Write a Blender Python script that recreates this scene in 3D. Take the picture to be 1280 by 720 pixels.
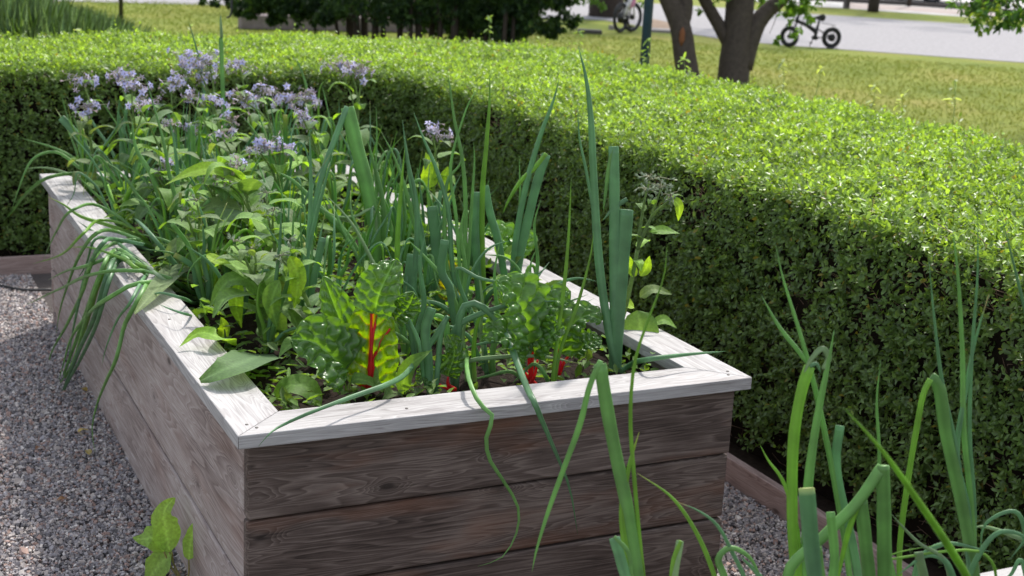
import bpy, math, random
import numpy as np
from mathutils import Vector, Matrix
rng = np.random.default_rng(7); random.seed(7)
scn = bpy.context.scene; col = scn.collection
for o in list(bpy.data.objects): bpy.data.objects.remove(o)
A = np.array
# ------------------------------------------------------------------ camera
FPX = 1726.8; PIT, ROL, YAW = .2559, .0508, .4592
CAM = A([-.7064, -2.6929, 1.7021])
FW = A([math.sin(YAW)*math.cos(PIT), math.cos(YAW)*math.cos(PIT), -math.sin(PIT)])
_rt = A([math.cos(YAW), -math.sin(YAW), 0.]); _up = np.cross(_rt, FW)
RT = _rt*math.cos(ROL)+_up*math.sin(ROL); UP = np.cross(RT, FW)
cam = bpy.data.objects.new('camera', bpy.data.cameras.new('camera')); col.objects.link(cam)
cam.matrix_world = Matrix(((RT[0], UP[0], -FW[0], CAM[0]), (RT[1], UP[1], -FW[1], CAM[1]), (RT[2], UP[2], -FW[2], CAM[2]), (0, 0, 0, 1)))
cam.data.sensor_width = 36; cam.data.lens = FPX/1280*36
cam.data.clip_start = .05; cam.data.clip_end = 900
cam.data.dof.use_dof = True; cam.data.dof.focus_distance = 3.15; cam.data.dof.aperture_fstop = 6.3
scn.camera = cam
# ------------------------------------------------------------------ sky and sun
SAZ = math.radians(46); SEL = math.radians(56)     # azimuth from +Y towards +X
SUN = A([math.sin(SAZ)*math.cos(SEL), math.cos(SAZ)*math.cos(SEL), math.sin(SEL)])
w = bpy.data.worlds.new("World"); scn.world = w; w.use_nodes = True
nt = w.node_tree; bg = nt.nodes['Background']; sk = nt.nodes.new('ShaderNodeTexSky')
sk.sky_type = 'NISHITA'; sk.sun_disc = False; sk.sun_elevation = SEL; sk.sun_rotation = SAZ
sk.dust_density = 2.0; sk.air_density = 1.0
_hs = nt.nodes.new('ShaderNodeHueSaturation'); _hs.inputs['Saturation'].default_value = .42     # thin bright cloud over the blue
nt.links.new(sk.outputs[0], _hs.inputs['Color']); nt.links.new(_hs.outputs[0], bg.inputs[0]); bg.inputs[1].default_value = .15
sl = bpy.data.lights.new('sun', 'SUN'); sl.energy = 2.2; sl.angle = math.radians(2.5); sl.color = (1, .955, .88)
so = bpy.data.objects.new('sun', sl); col.objects.link(so)
so.rotation_euler = Vector(SUN).to_track_quat('Z', 'Y').to_euler()
scn.view_settings.view_transform = 'Standard'; scn.view_settings.look = 'None'
scn.view_settings.exposure = 1.06; scn.view_settings.gamma = 1
scn.render.engine = 'CYCLES'
scn.cycles.max_bounces = 8; scn.cycles.transmission_bounces = 6; scn.cycles.transparent_max_bounces = 4

# ------------------------------------------------------------------ pixel (1280x720 photo) to world
def ray(x, y): return FW+RT*(x-640)/FPX-UP*(y-360)/FPX
def onz(x, y, z): d = ray(x, y); return CAM+d*(z-CAM[2])/d[2]
def ondist(x, y, dep): return CAM+ray(x, y)*dep
def depth(p): return float((A(p)-CAM) @ FW)
HF = A([FW[0], FW[1], 0]); HF /= np.linalg.norm(HF)
def onplane(x, y, B, dd=0.):                      # upright plane through B facing the photographer, dd metres behind it
    d = ray(x, y)
    if isinstance(dd, str):                       # 'L' hangs beside the left boards, 'F' before the front boards, 'C' lies on the cap
        h = {'L': -.03, 'M': -.055, 'F': -.028, 'C': BH+.012, 'H': BH+.04}[dd]
        if dd in 'LM': return CAM+d*(h-CAM[0])/d[0]
        if dd == 'F': return CAM+d*(h-CAM[1])/d[1]
        return CAM+d*(h-CAM[2])/d[2]
    return CAM+d*(((B-CAM) @ HF+dd)/(d @ HF))

# ------------------------------------------------------------------ object helpers
def tag(o, label, cat, group=None, kind=None):
    if label: o['label'] = label
    if cat: o['category'] = cat
    if group: o['group'] = group
    if kind: o['kind'] = kind
    return o
def empty(name, loc, label, cat, group=None):
    o = bpy.data.objects.new(name, None); col.objects.link(o); o.location = tuple(loc); o.empty_display_size = .1
    return tag(o, label, cat, group)
def link(name, me, mat, parent=None, world=True):
    if mat is not None:
        for m in (mat if isinstance(mat, (list, tuple)) else [mat]): me.materials.append(m)
    o = bpy.data.objects.new(name, me); col.objects.link(o)
    if parent is not None:
        o.parent = parent
        if world:
            p = parent; off = Vector((0, 0, 0))
            M = Matrix.Identity(4)
            chain = []
            while p is not None: chain.append(p); p = p.parent
            for q in reversed(chain):
                M = M @ q.matrix_parent_inverse @ q.matrix_basis if q.parent else M @ q.matrix_basis
            o.matrix_parent_inverse = M.inverted()
    return o
def npmesh(name, V, F, smooth=True, cols=None, uvs=None):
    """V (n,3) ; F (m,k) int array or a list of such arrays"""
    me = bpy.data.meshes.new(name)
    Fs = F if isinstance(F, list) else [F]
    V = np.asarray(V, dtype=np.float32)
    me.vertices.add(len(V)); me.vertices.foreach_set('co', V.ravel())
    L = np.concatenate([f.ravel() for f in Fs]).astype(np.int32)
    tot = np.concatenate([np.full(len(f), f.shape[1]) for f in Fs]).astype(np.int32)
    st = np.concatenate([[0], np.cumsum(tot)[:-1]]).astype(np.int32)
    me.loops.add(len(L)); me.loops.foreach_set('vertex_index', L)
    me.polygons.add(len(tot)); me.polygons.foreach_set('loop_start', st)
    try: me.polygons.foreach_set('loop_total', tot)
    except Exception: pass
    me.polygons.foreach_set('use_smooth', np.full(len(tot), smooth))
    if cols is not None:
        a = me.color_attributes.new('Col', 'FLOAT_COLOR', 'POINT')
        c = np.ones((len(V), 4), np.float32); c[:, :3] = cols; a.data.foreach_set('color', c.ravel())
    me.update(calc_edges=True); me.validate()
    return me
class MB:
    """collects simple solids into ONE mesh"""
    def __init__(s): s.v = []; s.f4 = []; s.f3 = []; s.n = 0
    def add(s, V, F4=None, F3=None):
        V = np.asarray(V, float)
        if F4 is not None and len(F4): s.f4.append(np.asarray(F4)+s.n)
        if F3 is not None and len(F3): s.f3.append(np.asarray(F3)+s.n)
        s.v.append(V); s.n += len(V); return s
    def box(s, a, b, M=None):
        a = A(a, float); b = A(b, float)
        V = A([[a[0], a[1], a[2]], [b[0], a[1], a[2]], [b[0], b[1], a[2]], [a[0], b[1], a[2]], [a[0], a[1], b[2]], [b[0], a[1], b[2]], [b[0], b[1], b[2]], [a[0], b[1], b[2]]])
        if M is not None: V = V @ A(M).T
        return s.add(V, [[0, 3, 2, 1], [4, 5, 6, 7], [0, 1, 5, 4], [1, 2, 6, 5], [2, 3, 7, 6], [3, 0, 4, 7]])
    def tube(s, pts, rad, n=8, cap=True, flat=1., side=None):
        pts = np.asarray(pts, float); k = len(pts); flat = np.broadcast_to(np.asarray(flat, float), (k,)); rad = np.broadcast_to(np.asarray(rad, float), (k,))
        T = np.gradient(pts, axis=0); T /= np.linalg.norm(T, axis=1)[:, None]+1e-9
        V = []
        prev = A([0, 0, 1.]) if side is None else A(side)
        if side is None and abs(T[0] @ prev) > .9: prev = A([1., 0, 0])
        for i in range(k):
            if side is None: a = prev-T[i]*(prev @ T[i]); a /= np.linalg.norm(a)+1e-9; prev = a
            else:
                a = np.cross(T[i], side); nn = np.linalg.norm(a)
                if nn < .15: a = prev-T[i]*(prev @ T[i]); nn = np.linalg.norm(a)
                a /= nn+1e-9
                if i and a @ prev < 0: a = -a
                prev = a
            b = np.cross(T[i], a)
            th = np.arange(n)*2*math.pi/n
            V.append(pts[i]+rad[i]*(np.cos(th)[:, None]*a+flat[i]*np.sin(th)[:, None]*b))
        V = np.concatenate(V); F = []
        j = np.arange(n); j2 = (j+1) % n
        for i in range(k-1): F.append(np.stack([i*n+j, i*n+j2, (i+1)*n+j2, (i+1)*n+j], 1))
        F = np.concatenate(F); F3 = []
        if cap:
            V = np.concatenate([V, pts[:1], pts[-1:]]); c0 = k*n; c1 = c0+1
            F3 = np.concatenate([np.stack([np.full(n, c0), j2, j], 1), np.stack([np.full(n, c1), (k-1)*n+j, (k-1)*n+j2], 1)])
        return s.add(V, F, F3)
    def build(s, name, mat, parent=None, smooth=True, cols=None):
        Fs = []
        if s.f4: Fs.append(np.concatenate(s.f4))
        if s.f3: Fs.append(np.concatenate(s.f3))
        return link(name, npmesh(name, np.concatenate(s.v), Fs, smooth, cols), mat, parent)
def bevel(o, wdt=.003, seg=2):
    m = o.modifiers.new('bevel', 'BEVEL'); m.width = wdt; m.segments = seg; m.limit_method = 'ANGLE'; m.angle_limit = math.radians(40); return o
def smooth_path(P, n):
    P = np.asarray(P, float); k = len(P)
    if k == 2: return P[0]+(P[1]-P[0])*np.linspace(0, 1, n)[:, None]
    d = np.linalg.norm(np.diff(P, axis=0), axis=1)**.5+1e-6; t = np.concatenate([[0], np.cumsum(d)])
    u = np.linspace(0, t[-1], n); out = []
    m = np.zeros_like(P)
    for i in range(k):
        if i == 0: m[i] = (P[1]-P[0])/d[0]
        elif i == k-1: m[i] = (P[-1]-P[-2])/d[-1]
        else: m[i] = ((P[i+1]-P[i])/d[i]*d[i-1]+(P[i]-P[i-1])/d[i-1]*d[i])/(d[i]+d[i-1])
    for x in u:
        i = min(max(np.searchsorted(t, x)-1, 0), k-2); h = d[i]; s_ = (x-t[i])/h
        out.append((2*s_**3-3*s_**2+1)*P[i]+(s_**3-2*s_**2+s_)*h*m[i]+(-2*s_**3+3*s_**2)*P[i+1]+(s_**3-s_**2)*h*m[i+1])
    return A(out)

# ------------------------------------------------------------------ materials
def newmat(name):
    m = bpy.data.materials.new(name); m.use_nodes = True; nt = m.node_tree
    return m, nt, nt.nodes['Principled BSDF'], nt.nodes['Material Output']
def N(nt, t, **k):
    n = nt.nodes.new(t)
    for a, b in k.items(): setattr(n, a, b)
    return n
def setin(n, **k):
    for a, b in k.items(): n.inputs[a.replace('_', ' ')].default_value = b
def ramp(nt, stops, interp='LINEAR'):
    r = N(nt, 'ShaderNodeValToRGB'); e = r.color_ramp.elements; r.color_ramp.interpolation = interp
    while len(e) < len(stops): e.new(.5)
    for i, (p, c) in enumerate(stops): e[i].position = p; e[i].color = tuple(c)+(1,) if len(c) == 3 else c
    return r
def flat_mat(name, c, rough=.6, metal=0., bump=0., bscale=40):
    m, nt, p, o = newmat(name); p.inputs['Base Color'].default_value = tuple(c)+(1,); p.inputs['Roughness'].default_value = rough; p.inputs['Specular IOR Level'].default_value = .15 if rough > .85 else .5; p.inputs['Metallic'].default_value = metal
    tc = N(nt, 'ShaderNodeTexCoord'); nz = N(nt, 'ShaderNodeTexNoise'); nz.inputs['Scale'].default_value = bscale; nz.inputs['Detail'].default_value = 5
    nt.links.new(tc.outputs['Object'], nz.inputs['Vector'])
    r = ramp(nt, [(.3, [x*.8 for x in c]), (.7, [min(1, x*1.15) for x in c])]); nt.links.new(nz.outputs[0], r.inputs[0]); nt.links.new(r.outputs[0], p.inputs['Base Color'])
    if bump:
        b = N(nt, 'ShaderNodeBump'); b.inputs['Strength'].default_value = bump; b.inputs['Distance'].default_value = .01
        nt.links.new(nz.outputs[0], b.inputs['Height']); nt.links.new(b.outputs[0], p.inputs['Normal'])
    return m
def leaf_mat(name, trans=.35, rough=.45, spec=.5, bump=.0, bscale=60, tint=(1.25, 1.25, .55), stretch=None, sheen=0, tgain=1.):
    m, nt, p, o = newmat(name)
    at = N(nt, 'ShaderNodeAttribute', attribute_name='Col'); tc = N(nt, 'ShaderNodeTexCoord')
    nz = N(nt, 'ShaderNodeTexNoise'); setin(nz, Scale=bscale, Detail=4.)
    if stretch:
        mp = N(nt, 'ShaderNodeMapping'); mp.inputs['Scale'].default_value = stretch
        nt.links.new(tc.outputs['Object'], mp.inputs[0]); nt.links.new(mp.outputs[0], nz.inputs['Vector'])
    else: nt.links.new(tc.outputs['Object'], nz.inputs['Vector'])
    r = ramp(nt, [(.3, (.78, .78, .78)), (.7, (1.18, 1.18, 1.15))]); nt.links.new(nz.outputs[0], r.inputs[0])
    mx = N(nt, 'ShaderNodeMix', data_type='RGBA', blend_type='MULTIPLY'); mx.inputs[0].default_value = 1
    nt.links.new(at.outputs['Color'], mx.inputs[6]); nt.links.new(r.outputs[0], mx.inputs[7])
    nt.links.new(mx.outputs[2], p.inputs['Base Color'])
    setin(p, Roughness=rough); p.inputs['Specular IOR Level'].default_value = spec
    if sheen: p.inputs['Sheen Weight'].default_value = sheen
    tr = N(nt, 'ShaderNodeBsdfTranslucent'); m2 = N(nt, 'ShaderNodeMix', data_type='RGBA', blend_type='MULTIPLY'); m2.inputs[0].default_value = 1; m2.inputs[7].default_value = tuple(x*tgain for x in tint)+(1,)
    nt.links.new(mx.outputs[2], m2.inputs[6]); nt.links.new(m2.outputs[2], tr.inputs[0])
    ms = N(nt, 'ShaderNodeMixShader'); ms.inputs[0].default_value = trans
    nt.links.new(p.outputs[0], ms.inputs[1]); nt.links.new(tr.outputs[0], ms.inputs[2]); nt.links.new(ms.outputs[0], o.inputs[0])
    if bump:
        b = N(nt, 'ShaderNodeBump'); setin(b, Strength=bump, Distance=.002); nt.links.new(nz.outputs[0], b.inputs['Height']); nt.links.new(b.outputs[0], p.inputs['Normal'])
    return m
def wood_mat(name, dark, mid, light, rust=(.22, .085, .04), rustamt=.35, rough=.75, gscale=1., crack=.5):
    """boards run along local X; weathered softwood with knots that bend the grain"""
    m, nt, p, o = newmat(name); L = nt.links.new
    tc = N(nt, 'ShaderNodeTexCoord'); oi = N(nt, 'ShaderNodeObjectInfo')
    off = N(nt, 'ShaderNodeVectorMath', operation='MULTIPLY'); off.inputs[1].default_value = (37, 11, 23)
    cx = N(nt, 'ShaderNodeCombineXYZ')
    for i in range(3): L(oi.outputs['Random'], cx.inputs[i])
    L(cx.outputs[0], off.inputs[0])
    ad = N(nt, 'ShaderNodeVectorMath', operation='ADD'); L(tc.outputs['Object'], ad.inputs[0]); L(off.outputs[0], ad.inputs[1])
    # knots
    mk = N(nt, 'ShaderNodeMapping'); mk.inputs['Scale'].default_value = (3.2, 7.5, 7.5); L(ad.outputs[0], mk.inputs[0])
    vo = N(nt, 'ShaderNodeTexVoronoi'); vo.inputs['Scale'].default_value = 1; L(mk.outputs[0], vo.inputs['Vector'])
    kn = ramp(nt, [(0, (1, 1, 1)), (.09, (.75, .75, .75)), (.2, (.2, .2, .2)), (.42, (0, 0, 0))]); L(vo.outputs['Distance'], kn.inputs[0])
    # grain figure
    mg = N(nt, 'ShaderNodeMapping'); mg.inputs['Scale'].default_value = (1.3*gscale, 17*gscale, 17*gscale); L(ad.outputs[0], mg.inputs[0])
    n1 = N(nt, 'ShaderNodeTexNoise'); setin(n1, Scale=1., Detail=2., Distortion=.6); L(mg.outputs[0], n1.inputs['Vector'])
    mul = N(nt, 'ShaderNodeMath', operation='MULTIPLY'); mul.inputs[1].default_value = 16; L(n1.outputs[0], mul.inputs[0])
    kadd = N(nt, 'ShaderNodeMath', operation='MULTIPLY_ADD'); L(kn.outputs[0], kadd.inputs[0]); kadd.inputs[1].default_value = 5.5; L(mul.outputs[0], kadd.inputs[2])
    sn = N(nt, 'ShaderNodeMath', operation='FRACT'); L(kadd.outputs[0], sn.inputs[0])
    ringr = ramp(nt, [(0, (0, 0, 0)), (.55, (.5, .5, .5)), (.86, (1, 1, 1)), (1, (0, 0, 0))]); L(sn.outputs[0], ringr.inputs[0])
    # fine fibres
    mf = N(nt, 'ShaderNodeMapping'); mf.inputs['Scale'].default_value = (9, 260, 260); L(ad.outputs[0], mf.inputs[0])
    n2 = N(nt, 'ShaderNodeTexNoise'); setin(n2, Scale=1., Detail=3.); L(mf.outputs[0], n2.inputs['Vector'])
    # stains
    n3 = N(nt, 'ShaderNodeTexNoise'); setin(n3, Scale=4.5, Detail=6., Roughness=.65); 
    ms_ = N(nt, 'ShaderNodeMapping'); ms_.inputs['Scale'].default_value = (.55, 1.6, 1.6); L(ad.outputs[0], ms_.inputs[0]); L(ms_.outputs[0], n3.inputs['Vector'])
    a1 = N(nt, 'ShaderNodeMath', operation='MULTIPLY_ADD'); L(ringr.outputs[0], a1.inputs[0]); a1.inputs[1].default_value = .22
    a0 = N(nt, 'ShaderNodeMath', operation='MULTIPLY'); L(n2.outputs[0], a0.inputs[0]); a0.inputs[1].default_value = .45; L(a0.outputs[0], a1.inputs[2])
    a2 = N(nt, 'ShaderNodeMath', operation='MULTIPLY_ADD'); L(n3.outputs[0], a2.inputs[0]); a2.inputs[1].default_value = .75; L(a1.outputs[0], a2.inputs[2])
    cr = ramp(nt, [(.42, dark), (.66, mid), (.92, light)]); L(a2.outputs[0], cr.inputs[0])
    # rusty heart patches
    n4 = N(nt, 'ShaderNodeTexNoise'); setin(n4, Scale=3.1, Detail=3.); m4 = N(nt, 'ShaderNodeMapping'); m4.inputs['Scale'].default_value = (.8, 3, 3); m4.inputs['Location'].default_value = (4, 9, 2); L(ad.outputs[0], m4.inputs[0]); L(m4.outputs[0], n4.inputs['Vector'])
    rr = ramp(nt, [(.52, (0, 0, 0)), (.72, (rustamt,)*3)]); L(n4.outputs[0], rr.inputs[0])
    mr = N(nt, 'ShaderNodeMix', data_type='RGBA'); L(rr.outputs[0], mr.inputs[0]); L(cr.outputs[0], mr.inputs[6]); mr.inputs[7].default_value = rust+(1,)
    kr = ramp(nt, [(0, (.9, .9, .9)), (.045, (.8, .8, .8)), (.075, (.25, .25, .25)), (.16, (0, 0, 0))]); L(vo.outputs['Distance'], kr.inputs[0])
    mk2 = N(nt, 'ShaderNodeMix', data_type='RGBA'); L(kr.outputs[0], mk2.inputs[0]); L(mr.outputs[2], mk2.inputs[6]); mk2.inputs[7].default_value = tuple(x*.45 for x in dark)+(1,)
    L(mk2.outputs[2], p.inputs['Base Color']); setin(p, Roughness=rough); p.inputs['Specular IOR Level'].default_value = .25
    b = N(nt, 'ShaderNodeBump'); setin(b, Strength=crack, Distance=.0018); L(a1.outputs[0], b.inputs['Height']); L(b.outputs[0], p.inputs['Normal'])
    return m
M = {}
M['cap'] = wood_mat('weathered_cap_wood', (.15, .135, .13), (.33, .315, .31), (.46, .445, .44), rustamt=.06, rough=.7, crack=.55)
M['side'] = wood_mat('lit_weathered_plank_wood', (.15, .11, .098), (.31, .25, .23), (.46, .40, .375), rustamt=.22, gscale=.8)  # paler than the front planks: the left face's sky light is mixed in
M['front'] = wood_mat('shaded_brown_plank_wood', (.030, .021, .017), (.100, .073, .062), (.21, .165, .142), rustamt=.5)  # front face's shade is mixed into this darker, browner plank colour
M['edging'] = wood_mat('edging_board_wood', (.17, .115, .10), (.30, .22, .20), (.40, .31, .285), rustamt=.1)
M['soil'] = flat_mat('soil', (.016, .010, .007), .95, bump=1., bscale=55)
M['mulch'] = flat_mat('mulch', (.03, .02, .014), .95, bump=1., bscale=35)
M['hedge'] = leaf_mat('hedge_leaf', .42, .38, .55, tint=(1.3, 1.25, .5), tgain=1.2)
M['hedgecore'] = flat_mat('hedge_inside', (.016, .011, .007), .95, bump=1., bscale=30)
M['twig'] = flat_mat('twig', (.26, .165, .12), .85)
M['onion'] = leaf_mat('onion_leaf', .22, .42, .45, bump=.12, bscale=18, tint=(1.3, 1.5, .4), tgain=1.2)
M['borage'] = leaf_mat('borage_leaf', .42, .62, .3, bump=.7, bscale=140, tint=(1.6, 1.5, .35), sheen=.15, tgain=1.25)
M['chard'] = leaf_mat('chard_leaf', .38, .27, .6, bump=.25, bscale=55, tint=(1.7, 1.6, .15), tgain=1.25)
M['red'] = leaf_mat('chard_stalk', .3, .3, .5, tint=(1.6, .5, .3), bscale=30)
M['petal'] = leaf_mat('borage_petal', .35, .55, .2, tint=(1., 1., 1.))
M['tree'] = leaf_mat('tree_leaf', .42, .5, .3, tint=(1.4, 1.4, .45))
M['grass'] = leaf_mat('tall_grass_blade', .3, .5, .3, tint=(1.3, 1.3, .6))
M['bark'] = flat_mat('bark', (.075, .060, .05), .9, bump=1., bscale=22)
M['darkbark'] = flat_mat('dark_bark', (.045, .035, .028), .9, bump=1., bscale=16)

# ------------------------------------------------------------------ ground
def sheet(name, poly, z, mat, kind='structure'):
    P = A([[x, y, z] for x, y in poly]); me = npmesh(name, P, np.arange(len(P))[None], False)
    return tag(link(name, me, mat), None, None, kind=kind)
def lawn_mat():
    m, nt, p, o = newmat('lawn_grass'); L = nt.links.new; tc = N(nt, 'ShaderNodeTexCoord')
    n1 = N(nt, 'ShaderNodeTexNoise'); setin(n1, Scale=.55, Detail=5., Roughness=.6); L(tc.outputs['Object'], n1.inputs['Vector'])
    n2 = N(nt, 'ShaderNodeTexNoise'); setin(n2, Scale=18., Detail=6., Roughness=.7); L(tc.outputs['Object'], n2.inputs['Vector'])
    r1 = ramp(nt, [(.32, (.11, .155, .022)), (.52, (.19, .22, .04)), (.68, (.24, .23, .06))]); L(n1.outputs[0], r1.inputs[0])
    r2 = ramp(nt, [(.3, (.55, .6, .5)), (.7, (1.35, 1.3, 1.2))]); L(n2.outputs[0], r2.inputs[0])
    mx = N(nt, 'ShaderNodeMix', data_type='RGBA', blend_type='MULTIPLY'); mx.inputs[0].default_value = 1; L(r1.outputs[0], mx.inputs[6]); L(r2.outputs[0], mx.inputs[7])
    L(mx.outputs[2], p.inputs['Base Color']); setin(p, Roughness=.9); p.inputs['Specular IOR Level'].default_value = .15
    b = N(nt, 'ShaderNodeBump'); setin(b, Strength=.8, Distance=.04); L(n2.outputs[0], b.inputs['Height']); L(b.outputs[0], p.inputs['Normal'])
    return m
M['lawn'] = lawn_mat()
M['road'] = flat_mat('pale_road', (.27, .26, .27), .9, bump=.4, bscale=14)
M['pave'] = flat_mat('pale_paving', (.42, .41, .40), .9, bump=.3, bscale=9)
M['gravbase'] = flat_mat('gravel_bed', (.10, .088, .085), .95, bump=1., bscale=160)
M['kerb'] = flat_mat('kerb_stone', (.28, .25, .24), .85, bump=.4, bscale=30)
S_ = 320
sheet('lawn', [(-S_, -S_), (S_, -S_), (S_, S_), (-S_, S_)], 0, M['lawn'])
sheet('gravel_path', [(-5, -6), (1.78, -6), (1.78, 3.94), (-5, 3.94)], .006, M['gravbase'])
sheet('hedge_border_soil', [(1.80, -6), (3.55, -6), (3.55, 5.9), (-5.5, 5.9), (-5.5, 3.97), (1.80, 3.97)], .008, M['mulch'])
# road beyond the lawn: near edge and far edge read off the photo on the ground plane
sheet('road', [(-60, 30), (-10, 26.4), (1.5, 23.6), (6, 23.4), (10.6, 22.2), (12.9, 21.3), (13.0, 17.2), (13.5, 16.35), (14.7, 15.2), (16.3, 13.7), (22, 8), (34, -5), (45, 3), (29, 16.5), (24.5, 21.2), (20.4, 25.0), (18.5, 27), (8, 34), (-60, 52)], .008, M['road'])
sheet('far_paving', [(22.3, 29.2), (25.2, 25.6), (29.5, 21.6), (42, 12), (120, 60), (60, 110), (30, 60)], .008, M['pave'])

# gravel stones
def in_view(P, mar=60):
    d = P-CAM; z = d @ FW; u = 640+FPX*(d @ RT)/z; v = 360-FPX*(d @ UP)/z
    return (z > .3) & (u > -mar) & (u < 1280+mar) & (v > -mar) & (v < 720+mar)
def gravel():
    n = 430000
    P = np.stack([rng.uniform(-2.3, 1.77, n), rng.uniform(-.9, 3.93, n), np.zeros(n)], 1)
    k = in_view(P, 260) & ~((P[:, 0] > .04) & (P[:, 0] < 1.27) & (P[:, 1] > .04)) & ((P[:, 0] < .1) | (P[:, 0] > 1.2) )
    P = P[k]; n = len(P)
    s = rng.uniform(.0022, .0040, n)+rng.exponential(.0007, n); P[:, 2] = .006+s*.7+rng.uniform(0, .004, n)
    C = A([[x, y, z] for z in (-1, 1) for y in (-1, 1) for x in (-1, 1)], float)
    V = C[None]*s[:, None, None]*rng.uniform(.55, 1.1, (n, 1, 3))+rng.normal(0, .22, (n, 8, 3))*s[:, None, None]
    q = rng.normal(size=(n, 4)); q /= np.linalg.norm(q, axis=1)[:, None]; a, b, c, d = q.T
    R = np.stack([1-2*(c*c+d*d), 2*(b*c-a*d), 2*(b*d+a*c), 2*(b*c+a*d), 1-2*(b*b+d*d), 2*(c*d-a*b), 2*(b*d-a*c), 2*(c*d+a*b), 1-2*(b*b+c*c)], 1).reshape(n, 3, 3)
    V = np.einsum('nij,nkj->nki', R, V)+P[:, None]
    F = A([[0, 2, 3, 1], [4, 5, 7, 6], [0, 1, 5, 4], [1, 3, 7, 5], [3, 2, 6, 7], [2, 0, 4, 6]])
    F = (F[None]+np.arange(n)[:, None, None]*8).reshape(-1, 4)
    pal = A([(.30, .28, .29), (.17, .16, .17), (.42, .38, .36), (.33, .23, .20), (.09, .085, .09), (.52, .49, .47), (.26, .25, .27)])
    c = pal[rng.choice(len(pal), n, p=[.26, .17, .18, .13, .07, .10, .09])]*A([1.02, 1.0, .98])*rng.uniform(.8, 1.2, (n, 1))
    me = npmesh('gravel_stones', V.reshape(-1, 3), F, False, np.repeat(c, 8, 0))
    m, nt, p, o = newmat('gravel_stone'); at = N(nt, 'ShaderNodeAttribute', attribute_name='Col'); nt.links.new(at.outputs[0], p.inputs[0]); setin(p, Roughness=.8)
    tag(link('gravel_stones', me, m), 'loose grey and pink crushed gravel around the raised bed', 'gravel', kind='stuff')
gravel()

# ------------------------------------------------------------------ raised beds
def raised_bed(x0, y0, W, L, H, label, front='front', back=False):
    root = empty('raised_bed', (x0+W/2, y0+L/2, 0), label, 'raised bed', 'raised timber beds on the gravel')
    cw, t, o = .1235, .032, .028
    def board(name, ln, wd, th, mat, origin, ax, miter=0, miter0=0):
        """board along local +X starting at origin; ax = angle about z; upright if wd is z"""
        pass
    # cap boards with mitred ends (local: along X, width Y 0..cw inward)
    def cap(ln, loc, rz):
        V = A([[0, 0, 0], [ln, 0, 0], [ln-cw, cw, 0], [cw, cw, 0], [0, 0, t], [ln, 0, t], [ln-cw, cw, t], [cw, cw, t]])
        V[:, 0] = np.where(V[:, 0] < ln/2, V[:, 0]+.0008, V[:, 0]-.0008)
        n = 1
        me = npmesh('cap_board', V, A([[0, 3, 2, 1], [4, 5, 6, 7], [0, 1, 5, 4], [1, 2, 6, 5], [2, 3, 7, 6], [3, 0, 4, 7]]), False)
        ob = link('cap_board', me, M['cap'], root, False)
        ob.location = (loc[0]-root.location[0], loc[1]-root.location[1], H-t); ob.rotation_euler = (0, 0, rz); bevel(ob, .0025, 2)
    cap(W, (x0, y0), 0); cap(L, (x0+W, y0), math.pi/2); cap(W, (x0+W, y0+L), math.pi); cap(L, (x0, y0+L), -math.pi/2)
    zt = H-t-.001; ph = .1776; gap = .0055; nb = 4
    for k in range(nb):
        z1 = zt-k*ph-(gap if k else .001); z0 = max(zt-(k+1)*ph, .004)
        if z1-z0 < .01: break
        th = .032
        def plank(ln, loc, rz, mat, jit):
            mb = MB(); nseg = 1
            mb.box((0, 0, -(z1-z0)/2), (ln, th, (z1-z0)/2))
            ob = link('plank', npmesh('plank', np.concatenate(mb.v), np.concatenate(mb.f4), False), mat, root, False)
            ob.location = (loc[0]-root.location[0], loc[1]-root.location[1], (z0+z1)/2); ob.rotation_euler = (0, 0, rz); bevel(ob, .006, 2)
        j = (0, .005, .0012, .006)[k]
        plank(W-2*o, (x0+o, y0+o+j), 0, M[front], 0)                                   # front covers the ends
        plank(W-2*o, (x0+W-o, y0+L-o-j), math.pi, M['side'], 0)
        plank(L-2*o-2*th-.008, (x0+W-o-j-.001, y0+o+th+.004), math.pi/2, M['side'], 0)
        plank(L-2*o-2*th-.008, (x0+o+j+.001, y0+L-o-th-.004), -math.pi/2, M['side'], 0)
    # soil
    nx, ny = 40, 90; X, Y = np.meshgrid(np.linspace(x0+o+.034, x0+W-o-.034, nx), np.linspace(y0+o+.034, y0+L-o-.034, ny))
    Z = H-.075+.012*np.sin(X*19+Y*7)*np.sin(Y*13)+rng.normal(0, .006, X.shape)
    V = np.stack([X, Y, Z], -1).reshape(-1, 3); i = np.arange(nx*ny).reshape(ny, nx)
    F = np.stack([i[:-1, :-1], i[:-1, 1:], i[1:, 1:], i[1:, :-1]], -1).reshape(-1, 4)
    link('soil', npmesh('soil', V, F), M['soil'], root)
    # screw heads in the cap
    for (sx, sy) in ((.05, .035), (.035, .06), (W-.05, .035), (W-.035, .06), (.40, .05), (.9, .05), (.05, .9), (W-.05, .9)):
        mb = MB(); mb.tube([(x0+sx, y0+sy, H-.002), (x0+sx, y0+sy, H+.0012)], .0038, 10); mb.build('screw', SCREW, root)
    return root
SCREW = flat_mat('screw_steel', (.12, .11, .10), .5, .6)
BW, BL, BH = 1.3115, 3.113, .6366
raised_bed(0, 0, BW, BL, BH, 'long weathered timber raised bed full of onions, borage and chard')
raised_bed(0.02, -1.055-3.1, 1.33, 3.1, .6366, 'raised bed nearest the camera, only its pale cap corner showing at lower right')
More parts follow.
